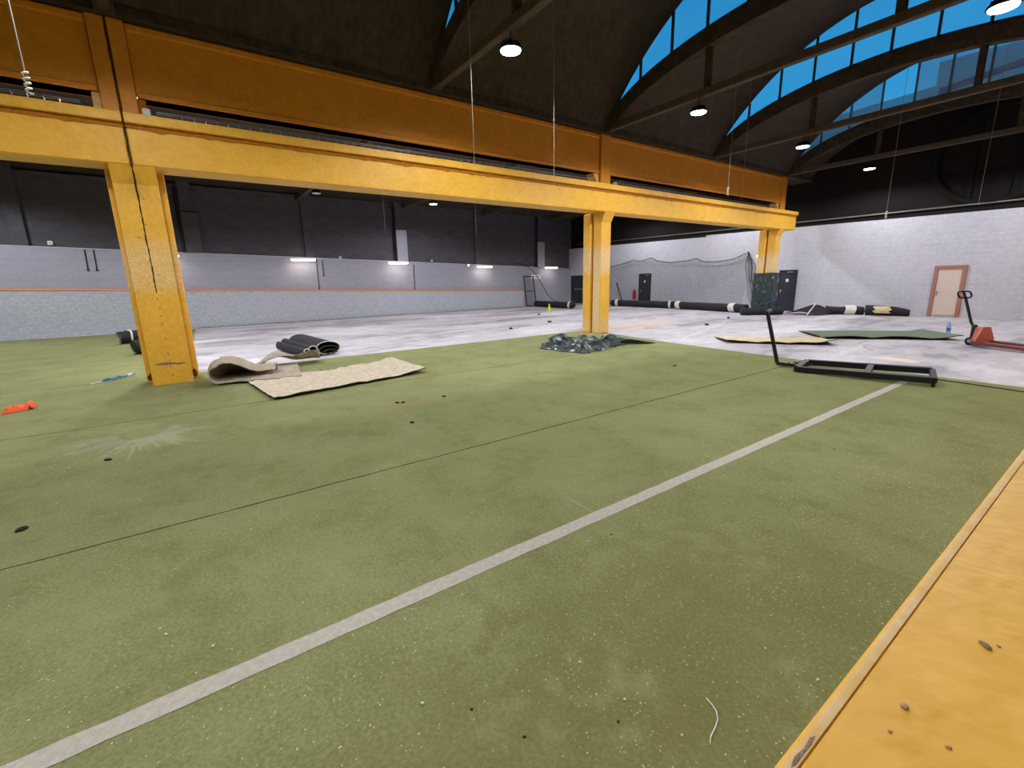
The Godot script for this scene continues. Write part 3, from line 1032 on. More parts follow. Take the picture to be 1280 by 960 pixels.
# ------------------------------------------------------------------ turf
func build_turf():
	var strips := [
		[-12.0, 10.42, -4.13, -0.24, 10.62, "turf strip carrying the white line beside the low yellow wall"],
		[-12.0, 10.63, -8.055, -4.155, 11.1, "turf strip between the two dark seams"],
		[-12.0, 11.12, -11.95, -8.085, 11.85, "turf strip running past the feet of the yellow columns"],
		[-12.0, -0.35, -15.9, -11.98, -0.25, "turf strip behind the first yellow column"],
		[-12.0, -0.2, -19.85, -15.93, -0.1, "turf strip with the rolled ends lying on it"],
		[-12.0, 0.0, -23.8, -19.88, 0.05, "turf strip one short of the far barrier"],
		[-12.0, 0.1, -25.6, -23.83, 0.15, "narrow turf strip along the far barrier"]]
	var r := RandomNumberGenerator.new()
	r.seed = 77
	var en := FastNoiseLite.new()
	en.seed = 9
	en.frequency = 0.12
	for s in strips:
		var x0: float = s[0]
		var z0: float = s[2]
		var z1: float = s[3]
		var mb := MB.new()
		mb.uv_on = true
		mb.uv2f = func(p): return Vector2((p.x + 12.4) / 24.8, (p.z + 13.0) / 13.0)
		var n := 220
		var e0 := []
		var e1 := []
		for k in n + 1:
			var t := float(k) / n
			e0.append(Vector3(lerpf(x0, s[4], t), 0.014, z0 + r.randf_range(-0.004, 0.004) - 0.013 * absf(en.get_noise_1d(t * 260.0))))
			e1.append(Vector3(lerpf(x0, s[1], t), 0.014, z1 + r.randf_range(-0.004, 0.004) + 0.013 * en.get_noise_1d(t * 260.0 + 50.0)))
		for k in n:
			mb.quad(e1[k], e1[k + 1], e0[k + 1], e0[k])
			var dn := Vector3(0, -0.013, 0)
			mb.quad(e1[k] + dn, e1[k + 1] + dn, e1[k + 1], e1[k])
			mb.quad(e0[k + 1] + dn, e0[k] + dn, e0[k], e0[k + 1])
		mb.quad(e1[n] + Vector3(0, -0.013, 0), e0[n] + Vector3(0, -0.013, 0), e0[n], e1[n])
		tag(put(mb, "turf_strip", M.turf), "green " + s[5], "artificial turf", "strips of green turf on the floor")
	var sl := MB.new()
	for k in 40:
		var xa := lerpf(0.2, 19.9, k / 40.0)
		var xb := lerpf(0.2, 19.9, (k + 1) / 40.0)
		var za := lerpf(-25.72, -26.86, (xa + 12.0) / 32.1)
		var zb := lerpf(-25.72, -26.86, (xb + 12.0) / 32.1)
		var wa := 0.16 + 0.05 * sin(k * 1.9)
		var wb := 0.16 + 0.05 * sin((k + 1) * 1.9)
		sl.quad(Vector3(xa, 0.014, za + wa), Vector3(xb, 0.014, zb + wb), Vector3(xb, 0.014, zb + 0.01), Vector3(xa, 0.014, za + 0.01))
		sl.quad(Vector3(xa, 0.001, za + wa), Vector3(xb, 0.001, zb + wb), Vector3(xb, 0.014, zb + wb), Vector3(xa, 0.014, za + wa))
	tag(put(sl, "turf_remnant", M.roll_green), "narrow ragged remnant of turf left along the foot of the grey barrier", "artificial turf")
	var wl := MB.new()
	var n2 := 160
	var pa := []
	var pb := []
	for k in n2 + 1:
		var x := lerpf(-12.0, 9.85, float(k) / n2)
		pa.append(Vector3(x, 0.0165, -2.292 + r.randf_range(-0.004, 0.004)))
		pb.append(Vector3(x, 0.0165, -2.178 + r.randf_range(-0.004, 0.004)))
	for k in n2:
		wl.quad(pb[k], pb[k + 1], pa[k + 1], pa[k])
	tag(put(wl, "line_marking", M.turf_white), "long white line let into the green turf", "line marking")
	# dark cable along the cut edge at the right
	var mb3 := MB.new()
	mb3.tube([Vector3(10.2, 0.022, -2.05), Vector3(10.15, 0.022, -1.6), Vector3(10.02, 0.022, -0.95), Vector3(9.95, 0.022, -0.3)], 0.009, 6)
	tag(put(mb3, "black_cable", M.black), "thin black cable lying on the turf near its cut end", "cable")
	mb3 = MB.new()
	for k in 60:
		var x := 10.75 + k * 0.018
		mb3.box(Vector3(x, 0.004, lerpf(-4.5, -8.0, k / 59.0) + r.randf_range(-0.01, 0.01)), Vector3(0.03, 0.006, 0.06))

# ------------------------------------------------------------------ doors and things at the end wall
func door(n: int, label: String, zc: float, w: float, h: float, leaf: Material, frame_m: Material, fw: float, proud := 0.03) -> MeshInstance3D:
	var o := setting("door_%d" % n, label, Vector3(XE, 0, zc))
	var mb := MB.new()
	mb.box(Vector3(-0.012, h / 2 - 0.0, 0), Vector3(0.04, h - fw, w - 2 * fw), 0.006)
	var lf := put(mb, "leaf", leaf, o)
	for sd in [-1, 1]:
		mb = MB.new()
		mb.box(Vector3(-proud, h / 2, sd * (w / 2 - fw / 2)), Vector3(0.08, h, fw), 0.008)
		put(mb, "jamb", frame_m, o)
	mb = MB.new()
	mb.box(Vector3(-proud, h - fw / 2, 0), Vector3(0.08, fw, w - 2 * fw), 0.008)
	put(mb, "head", frame_m, o)
	return lf

func handle(o: Node3D, z: float, y: float, m: Material):
	var mb := MB.new()
	mb.box(Vector3(-0.037, y, z), Vector3(0.012, 0.2, 0.045), 0.004)
	mb.tube([Vector3(-0.04, y + 0.04, z), Vector3(-0.085, y + 0.04, z), Vector3(-0.085, y + 0.04, z + 0.11)], 0.009, 6)
	put(mb, "handle", m, o)

func build_end_wall_things():
	var d := door(1, "beige door in a brown wooden frame in the white end wall", -5.02, 0.98, 2.05, M.door_beige, M.door_trim, 0.13, 0.035)
	handle(d, -0.3, 0.95, M.steel)
	d = door(2, "dark grey door beside the tarpaulin-wrapped column", -11.15, 0.86, 2.08, M.door_dark, M.door_dark, 0.05, 0.02)
	var mb := MB.new()
	mb.box(Vector3(-0.035, 1.56, -0.02), Vector3(0.006, 0.15, 0.13))
	put(mb, "notice", M.white, d)
	mb = MB.new()
	mb.box(Vector3(-0.06, 1.97, 0.12), Vector3(0.07, 0.06, 0.3), 0.01)
	put(mb, "door_closer", M.steel, d)
	handle(d, -0.3, 1.0, M.steel)
	d = door(3, "dark grey door behind the long black turf rolls", -20.15, 0.98, 2.15, M.door_dark, M.door_dark, 0.05, 0.02)
	mb = MB.new()
	mb.lathe([Vector2(0, 0), Vector2(0.075, 0), Vector2(0.075, 0.006), Vector2(0, 0.006)], Vector3(-0.032, 1.63, 0), Basis(Vector3.BACK, PI / 2), 16)
	put(mb, "round_sign", M.white, d)
	mb = MB.new()
	mb.box(Vector3(-0.06, 2.03, 0.22), Vector3(0.07, 0.07, 0.32), 0.01)
	put(mb, "door_closer", M.steel, d)
	handle(d, -0.34, 1.0, M.steel)
	d = door(4, "dark double door with a steel push bar in the corner", -26.35, 2.1, 2.18, M.door_dark, M.door_dark, 0.06, 0.02)
	mb = MB.new()
	mb.box(Vector3(-0.04, 1.1, 0), Vector3(0.012, 2.0, 0.03))
	put(mb, "meeting_strip", M.black, d)
	mb = MB.new()
	mb.box(Vector3(-0.09, 1.14, 0.02), Vector3(0.04, 0.07, 1.2), 0.01)
	for sd in [-0.55, 0.59]: mb.box(Vector3(-0.06, 1.14, sd), Vector3(0.09, 0.13, 0.07), 0.01)
	put(mb, "push_bar", M.steel, d)

	# round blind window in the gable
	var o := thing("round_window", "round blind window with dark glazing bars high in the brown gable", "window", Vector3(XE + 0.19, 6.08, -4.35))
	mb = MB.new()
	mb.smooth()
	var ring := []
	for k in 49:
		var a := TAU * k / 48.0
		ring.append(Vector3(0, sin(a) * 1.72, cos(a) * 1.72))
	mb.tube(ring, 0.13, 8, false)
	put(mb, "ring", M.ring, o)
	for q in [-0.62, 0.62]:
		mb = MB.new()
		mb.box(Vector3(0, 0, q), Vector3(0.12, 3.15, 0.15))
		put(mb, "bar", M.ring, o)
		mb = MB.new()
		mb.box(Vector3(0.005, q, 0), Vector3(0.12, 0.12, 3.15))
		put(mb, "bar", M.ring, o)
	# fire extinguisher
	var e := thing("fire_extinguisher", "red fire extinguisher hung on the end wall beside a dark door", "fire extinguisher", Vector3(XE - 0.12, 0.46, -20.95))
	mb = MB.new()
	mb.smooth()
	mb.lathe([Vector2(0, 0), Vector2(0.1, 0.0), Vector2(0.11, 0.03), Vector2(0.11, 0.46), Vector2(0.08, 0.54), Vector2(0.03, 0.58), Vector2(0, 0.58)], Vector3.ZERO, Basis(), 18)
	put(mb, "cylinder", M.red, e)
	mb = MB.new()
	mb.box(Vector3(-0.02, 0.61, 0), Vector3(0.1, 0.05, 0.05), 0.01)
	mb.box(Vector3(-0.05, 0.66, 0), Vector3(0.14, 0.02, 0.03), 0.005)
	put(mb, "valve", M.black, e)
	mb = MB.new()
	mb.tube([Vector3(0.0, 0.6, 0.03), Vector3(-0.03, 0.62, 0.13), Vector3(-0.03, 0.45, 0.16), Vector3(-0.02, 0.15, 0.125)], 0.014, 6)
	put(mb, "hose", M.black, e)
	mb = MB.new()
	mb.box(Vector3(0.105, 0.35, 0), Vector3(0.03, 0.3, 0.06))
	put(mb, "bracket", M.steel, e)
	# leaning black bar
	mb = MB.new()
	mb.tube([Vector3(24.85, 0.03, -21.6), Vector3(25.24, 1.55, -22.6)], 0.035, 8)
	tag(put(mb, "leaning_bar", M.black), "black pole leaning on the end wall behind the middle column", "pole")

	# netting hung along the end wall
	var net := thing("safety_net", "black safety net sagging along the end wall above the turf rolls", "net", Vector3(XE - 0.12, 0, 0))
	var tops := [[-24.6, 2.5], [-22.98, 2.73], [-21.0, 3.09], [-20.65, 2.98], [-19.61, 3.15], [-18.73, 2.85], [-17.55, 2.8], [-16.31, 2.93], [-15.72, 2.71], [-14.21, 2.74], [-13.5, 3.0], [-13.25, 3.1]]
	var top_at := func(z: float) -> float:
		for k in tops.size() - 1:
			if z <= tops[k + 1][0]:
				var t := clampf((z - tops[k][0]) / (tops[k + 1][0] - tops[k][0]), 0, 1)
				return lerpf(tops[k][1], tops[k + 1][1], t) - 0.05 * sin(PI * t)
		return tops[-1][1]
	var path := []
	for k in 100:
		var z := lerpf(-24.6, -13.25, k / 99.0)
		path.append(Vector3(-0.05, top_at.call(z), z))
	mb = MB.new()
	mb.tube(path, 0.02, 5)
	put(mb, "head_rope", M.net, net)
	mb = MB.new()
	var wob := FastNoiseLite.new()
	wob.seed = 3
	wob.frequency = 0.5
	var pos := func(z: float, t: float) -> Vector3:     # t 0 top, 1 bottom
		var y: float = lerpf(top_at.call(z), 0.25, t)
		return Vector3(-0.06 + 0.05 * wob.get_noise_2d(z * 2.0, y) - 0.12 * t, y, z + 0.12 * wob.get_noise_2d(z, y * 2.0))
	var nzs := 150
	for k in nzs + 1:
		var z := lerpf(-24.6, -13.25, float(k) / nzs)
		var pp := []
		for q in 9: pp.append(pos.call(z, q / 8.0))
		mb.tube(pp, 0.004, 3, false)
	for q in 34:
		var pp := []
		for k in 60: pp.append(pos.call(lerpf(-24.6, -13.25, k / 59.0), (q + 0.5) / 34.0))
		mb.tube(pp, 0.004, 3, false)
	tag(put(mb, "netting", M.net, net), "", "", "", "stuff")
	# gathered tail at the right end of the net
	mb = MB.new()
	for k in 26:
		var a := k * 2.4
		var rr := 0.03 + 0.016 * (k % 4)
		var pp := []
		for q in 11:
			var t := q / 10.0
			var belly := [0.2, 1.4, 3.0, 3.6, 2.8, 2.2, 3.2, 4.4, 4.6, 3.4, 1.6][q] as float
			rr *= 1.0
			pp.append(Vector3(-0.1 + cos(a) * rr * 0.6 * belly, lerpf(3.1, 0.1, t), -13.2 + 0.18 * belly * 0.2 + sin(a) * rr * belly + 0.6 * t * t))
		mb.tube(pp, 0.006, 3, false)
	for q in range(1, 30):
		var t := q / 30.0
		var pp := []
		var bl := lerpf(1.0, 4.0, t)
		for k in 9:
			var s := k / 8.0 * 2.0 - 1.0
			pp.append(Vector3(-0.1 + 0.03 * sin(k * 2.0 + q), lerpf(3.1, 0.1, t) + 0.03 * cos(k * 1.7), -13.12 + s * 0.045 * bl + 0.6 * t * t))
		mb.tube(pp, 0.003, 3, false)
	tag(put(mb, "gathered_tail", M.net, net), "", "", "", "stuff")
	# small wall lamp
	var wl := thing("wall_lamp", "small warm wall lamp high on the end wall beside the last column", "lamp", Vector3(XE, 2.86, -12.75))
	mb = MB.new()
	mb.box(Vector3(-0.03, 0, 0), Vector3(0.06, 0.09, 0.2), 0.01)
	put(mb, "housing", M.white, wl)
	mb = MB.new()
	mb.box(Vector3(-0.065, -0.01, 0), Vector3(0.02, 0.06, 0.16), 0.005)
	put(mb, "lens", M.warm_dim, wl)
	var ol := OmniLight3D.new()
	ol.name = "wall_lamp_light"
	ol.position = Vector3(-0.12, -0.01, 0)
	ol.light_color = rgb8(255, 214, 150)
	ol.light_energy = 0.03
	ol.omni_range = 30.0
	ol.omni_attenuation = 2.0
	ol.light_size = 0.06
	ol.shadow_enabled = true
	wl.add_child(ol)

func build_far_wall_things():
	# exit sign
	var s := thing("exit_sign", "white escape sign on the far wall above the black goal frame", "sign", Vector3(21.65, 2.14, far_z(21.65) + 0.02))
	var mb := MB.new()
	mb.box(Vector3.ZERO, Vector3(0.92, 0.3, 0.03), 0.006)
	put(mb, "plate", M.white, s)
	mb = MB.new()
	mb.prism([Vector2(-0.38, 0), Vector2(-0.26, 0.08), Vector2(-0.26, 0.03), Vector2(-0.16, 0.03), Vector2(-0.16, -0.03), Vector2(-0.26, -0.03), Vector2(-0.26, -0.08)], Vector3(0, 0, 0.019), Vector3.RIGHT, Vector3.UP, Vector3(0, 0, -0.005))
	put(mb, "arrow", M.galv, s)
	mb = MB.new()
	for k in 4: mb.box(Vector3(0.0 + k * 0.1, 0, 0.017), Vector3(0.055, 0.13, 0.004))
	put(mb, "lettering", M.galv, s)
	# goal frame propped in the corner
	var g := thing("corner_goal_frame", "black metal goal frame propped beside the end of the grey barrier", "goal frame", Vector3(20.75, 0, -27.0))
	var a := [Vector3(-0.42, 0.04, 0.2), Vector3(0.5, 0.04, 0.2), Vector3(0.34, 2.16, 0.0), Vector3(-0.5, 2.2, 0.0)]
	for k in 4:
		mb = MB.new()
		mb.bar(a[k], a[(k + 1) % 4], 0.06, 0.06, 0.008)
		put(mb, ["base_bar", "upright", "crossbar", "upright"][k], M.black, g)
	mb = MB.new()
	mb.bar(Vector3(-0.46, 1.12, 0.1), Vector3(0.42, 1.1, 0.1), 0.05, 0.05, 0.006)
	put(mb, "middle_bar", M.black, g)
	mb = MB.new()
	for k in 10:
		var t := (k + 0.5) / 10.0
		mb.tube([a[0].lerp(a[1], t), a[3].lerp(a[2], t)], 0.004, 3, false)
	for k in 24:
		var t := (k + 0.5) / 24.0
		mb.tube([a[0].lerp(a[3], t), a[1].lerp(a[2], t)], 0.004, 3, false)
	tag(put(mb, "netting", M.net, g), "", "", "", "stuff")
	# net strand drooping from the far wall to the first roll
	var ns := thing("hanging_net_strand", "black net edge drooping from the far wall to the turf roll", "net", Vector3(21, 0, -26.9))
	mb = MB.new()
	mb.smooth()
	var q0 := [Vector3(-1.2, 3.1, -0.05), Vector3(-0.5, 2.9, 0.0), Vector3(0.0, 2.45, 0.2), Vector3(0.35, 1.6, 0.6), Vector3(0.45, 0.9, 1.1), Vector3(0.35, 0.45, 1.9), Vector3(0.1, 0.42, 2.7)]
	mb.tube(q0, 0.018, 6)
	mb.tube([Vector3(-1.2, 3.1, -0.05), Vector3(-0.3, 2.95, -0.1), Vector3(0.7, 2.78, -0.1), Vector3(2.0, 2.7, -0.15), Vector3(3.9, 2.75, -0.2)], 0.012, 6)
	put(mb, "edge_rope", M.net, ns)
	mb = MB.new()
	for k in 16:
		var t := (k + 1) / 17.0
		var i0 := int(t * 5.0)
		var p: Vector3 = q0[i0].lerp(q0[i0 + 1], t * 5.0 - i0)
		mb.tube([p, p + Vector3(0.25 - 0.1 * t, -0.25, 0.12), p + Vector3(0.3, -0.3, -0.1)], 0.003, 3, false)
	tag(put(mb, "loose_mesh", M.net, ns), "", "", "", "stuff")
	# small boxes, conduits
	var bits := [[-4.2, 3.78, "small pale box on the far wall above the ledge, left of the first column", 0.16], [7.36, 3.36, "small white box above the far wall ledge between the first two tube lamps", 0.13], [13.06, 3.24, "small white box above the far wall ledge beyond the boxed panel", 0.12]]
	for b in bits:
		var o := thing("junction_box", b[2], "junction box", Vector3(b[0], b[1], far_z(b[0]) - 0.1))
		mb = MB.new()
		mb.box(Vector3(0, 0, 0), Vector3(b[3], b[3], 0.12), 0.015)
		put(mb, "housing", M.white, o)
		mb = MB.new()
		mb.lathe([Vector2(0, 0), Vector2(0.03, 0), Vector2(0.03, 0.02), Vector2(0, 0.02)], Vector3(0, 0, 0.06), Basis(Vector3.RIGHT, PI / 2), 10)
		put(mb, "cover_screw", M.steel, o)
	for c in [[-3.2, 2.68, 3.55, "paired short dark conduit on the far wall left of the first column"], [-2.92, 2.68, 3.55, "paired short dark conduit on the far wall left of the first column"], [6.05, 1.62, 3.25, "long dark conduit on the far wall just right of the first column's neighbouring tube lamp"], [6.36, 2.35, 3.2, "short dark conduit on the far wall beside a longer one"], [11.75, 1.43, 3.0, "long dark conduit on the far wall right of the boxed panel"]]:
		mb = MB.new()
		mb.tube([Vector3(c[0], c[2] - 0.02, far_z(c[0]) + 0.02), Vector3(c[0] - 0.02, c[1], far_z(c[0]) + 0.02)], 0.022, 6)
		mb.box(Vector3(c[0] - 0.02, c[1] + 0.02, far_z(c[0]) + 0.03), Vector3(0.07, 0.07, 0.06), 0.01)
		tag(put(mb, "conduit", M.black), c[3], "conduit", "conduits on the far wall")
	var el := thing("emergency_light", "small round warm light on the far wall ledge before the third tube lamp", "lamp", Vector3(15.7, 2.96, far_z(15.7) + 0.05))
	mb = MB.new()
	mb.box(Vector3.ZERO, Vector3(0.3, 0.16, 0.08), 0.02)
	put(mb, "housing", M.galv, el)
	mb = MB.new()
	mb.lathe([Vector2(0, 0), Vector2(0.07, 0), Vector2(0.06, 0.04), Vector2(0, 0.05)], Vector3(0, 0, 0.04), Basis(Vector3.RIGHT, PI / 2), 12)
	put(mb, "lens", M.warm_dim, el)

# ------------------------------------------------------------------ lamps
func highbay(at: Vector3, label: String, lit: bool, energy: float, group := ""):
	var o := thing("highbay_lamp", label, "lamp", at, 0, group)
	var mb := MB.new()
	mb.smooth()
	mb.lathe([Vector2(0, 0.13), Vector2(0.07, 0.13), Vector2(0.09, 0.06), Vector2(0.2, 0.03), Vector2(0.215, -0.01), Vector2(0.2, -0.03), Vector2(0.19, -0.012), Vector2(0, -0.012)], Vector3.ZERO, Basis(), 24)
	put(mb, "housing", M.black, o)
	mb = MB.new()
	mb.flat()
	for k in 10:
		mb.box(Vector3.ZERO + Basis(Vector3.UP, TAU * k / 10) * Vector3(0.12, 0.07, 0), Vector3(0.09, 0.07, 0.008), 0.0, Basis(Vector3.UP, TAU * k / 10))
	put(mb, "cooling_fin", M.black, o)
	mb = MB.new()
	mb.smooth()
	mb.lathe([Vector2(0, -0.02), Vector2(0.185, -0.02), Vector2(0.18, -0.04), Vector2(0.1, -0.055), Vector2(0, -0.06)], Vector3.ZERO, Basis(), 24)
	put(mb, "diffuser", M.led if lit else M.white, o)
	mb = MB.new()
	mb.tube([Vector3(0, 0.12, 0), Vector3(0, 0.289, 0)], 0.015, 6)
	put(mb, "bracket", M.black, o)
	if lit:
		var sp := SpotLight3D.new()
		sp.name = "highbay_light"
		sp.position = Vector3(0, -0.075, 0)
		sp.rotation.x = -PI / 2
		sp.spot_angle = 84.0
		sp.spot_angle_attenuation = 0.35
		sp.spot_range = 60.0
		sp.spot_attenuation = 2.0
		sp.light_color = rgb8(248, 248, 255)
		sp.light_energy = energy
		sp.light_size = 0.16
		sp.shadow_enabled = true
		o.add_child(sp)

func build_lamps():
	var names := {-6.25: "behind the camera's left", -0.4: "over the first yellow column", 5.45: "on the tie nearest the folded carpet", 11.3: "on the tie over the middle yellow column", 17.15: "on the tie before the last yellow column", 23.05: "on the tie over the wrapped column"}
	for x in [-6.25, -0.4, 5.45, 11.3, 17.15, 23.05]:
		highbay(Vector3(x, 6.0 - 0.08, -7.55), "round white highbay lamp %s, near the yellow beam" % names[x], true, 7.0 if x == -0.4 else 15.0)
		highbay(Vector3(x, 6.0 - 0.08, -2.2), "round white highbay lamp %s, near the low wall" % names[x], true, 12.0)
	for x in [-6.25, -0.4, 5.45, 11.3, 17.15, 23.05]:
		highbay(Vector3(x, 6.0 - 0.08, -13.6), "round highbay lamp in the far aisle, %s" % names[x], true, 24.0 if x == -0.4 else (8.0 if x < -1.0 else 14.0))
	for x in [-6.25, -0.4, 5.45, 17.15]:
		highbay(Vector3(x, 6.0 - 0.08, -19.5), "round highbay lamp midway across the far aisle, %s" % names[x], true, 16.0)
	highbay(Vector3(11.3, 6.0 - 0.08, -22.9), "round white highbay lamp deep in the far aisle above the boxed panel", true, 15.0)
	highbay(Vector3(-6.25, 6.0 - 0.08, -22.9), "round white highbay lamp at the dim end of the far aisle", true, 15.0)
	highbay(Vector3(23.05, 6.0 - 0.08, -19.8), "round white highbay lamp in the far aisle close to the end wall", true, 13.0)
	highbay(Vector3(5.45, 6.0 - 0.08, -22.7), "unlit round highbay lamp deep in the far aisle", false, 0.0)
	# tube lamps along the far wall
	var tl := [[-0.6, 3.3, "tube lamp on the far wall behind the first yellow column"], [5.3, 3.19, "glowing tube lamp on the far wall, first right of the first column"], [10.6, 3.06, "glowing tube lamp on the far wall below the boxed panel"], [16.8, 2.84, "glowing tube lamp on the far wall beside the small warm light"], [22.9, 2.78, "glowing tube lamp on the far wall above the corner double door"]]
	for q in tl:
		var x: float = q[0]
		var o := thing("tube_lamp", q[2], "lamp", Vector3(x, q[1], far_z(x) + 0.42))
		var mb := MB.new()
		mb.box(Vector3(0, 0.06, 0), Vector3(1.24, 0.05, 0.09), 0.01)
		mb.bar(Vector3(0.4, 0.05, -0.42), Vector3(0.4, 0.05, 0), 0.03, 0.03)
		mb.bar(Vector3(-0.4, 0.05, -0.42), Vector3(-0.4, 0.05, 0), 0.03, 0.03)
		put(mb, "housing", M.white, o)
		mb = MB.new()
		mb.smooth()
		mb.tube([Vector3(-0.6, 0, 0), Vector3(-0.56, 0, 0), Vector3(0.56, 0, 0), Vector3(0.6, 0, 0)], [0.02, 0.055, 0.055, 0.02], 12)
		put(mb, "tube", M.warm, o)
		for k in 2:
			var al := AreaLight3D.new()
			al.name = "tube_light"
			al.area_size = Vector2(1.15, 0.1)
			al.position = Vector3(0, -0.06, 0.0) if k == 0 else Vector3(0, 0, 0.06)
			al.rotation.x = -PI / 2 if k == 0 else PI
			al.light_color = rgb8(255, 238, 220)
			al.light_energy = 0.7
			al.area_range = 40.0
			al.shadow_enabled = true
			o.add_child(al)

# ------------------------------------------------------------------ rolls and sheets
func turf_roll(label: String, a: Vector3, b: Vector3, r: float, bands: Array, sd: int, core: Material = null):
	var t := thing("turf_roll", label, "turf roll", Vector3(a.x, a.y, a.z))
	var d := b - a
	d.y = 0
	var L := d.length()
	var x := d.normalized()
	var z := x.cross(Vector3.UP)
	var nz := FastNoiseLite.new()
	nz.seed = sd
	nz.frequency = 0.7
	var mb := MB.new()
	mb.smooth()
	var n := 14
	var turns := 3.2
	var segs := 60
	var th := 0.02
	var at := func(s: float, i: int, off: float) -> Vector3:      # s along the spiral from outside in
		var ang := -PI * 0.5 + s * turns * TAU
		var l := L * i / n
		var wob := 1.0 + 0.05 * nz.get_noise_2d(l, s)
		var rl := r * (1.0 - (0.4 if sd == 8 else 0.0) * pow(float(i) / n, 3.0) - (0.12 * absf(sin(l * 3.0)) if sd == 7 else 0.0))
		var rr := (rl * (1.0 - 0.72 * s) - off) * wob
		return x * (l + 0.05 * nz.get_noise_2d(s * 5.0, i) * (1.0 if i == 0 or i == n else 0.0)) + z * (cos(ang) * rr + 0.04 * nz.get_noise_1d(l)) + Vector3(0, rl * 1.02 + sin(ang) * rr * 0.97, 0)
	for i in n:
		for k in segs:
			var s0 := float(k) / segs
			var s1 := float(k + 1) / segs
			if s0 > 0.36 and i > 0 and i < n - 1: continue
			mb.quad(at.call(s0, i, 0.0), at.call(s1, i, 0.0), at.call(s1, i + 1, 0.0), at.call(s0, i + 1, 0.0))
	put(mb, "rolled_sheet", M.roll_dark, t)
	for e in [0, n]:
		mb = MB.new()
		mb.smooth()
		var i: int = 0 if e == 0 else n - 1
		for k in segs:
			var s0 := float(k) / segs
			var s1 := float(k + 1) / segs
			mb.quad(at.call(s0, i + 1, th), at.call(s1, i + 1, th), at.call(s1, i, th), at.call(s0, i, th))
			mb.quad(at.call(s0, e, 0.0), at.call(s0, e, th), at.call(s1, e, th), at.call(s1, e, 0.0))
		put(mb, "pile_side", core if core else M.roll_green, t)
	for w in bands:
		mb = MB.new()
		mb.smooth()
		var l0: float = w[0]
		var l1: float = w[1]
		for k in 24:
			var a0 := TAU * k / 24.0
			var a1 := TAU * (k + 1) / 24.0
			var P := func(ang: float, l: float) -> Vector3:
				return x * (l + 0.02 * sin(ang * 3.0 + sd)) + z * (cos(ang) * (r * 1.03) + 0.04 * nz.get_noise_1d(l)) + Vector3(0, maxf(0.004, r * 1.02 + sin(ang) * r * 1.03), 0)
			mb.quad(P.call(a1, l0), P.call(a0, l0), P.call(a0, l1), P.call(a1, l1))
		put(mb, "pale_band", M.tape, t)

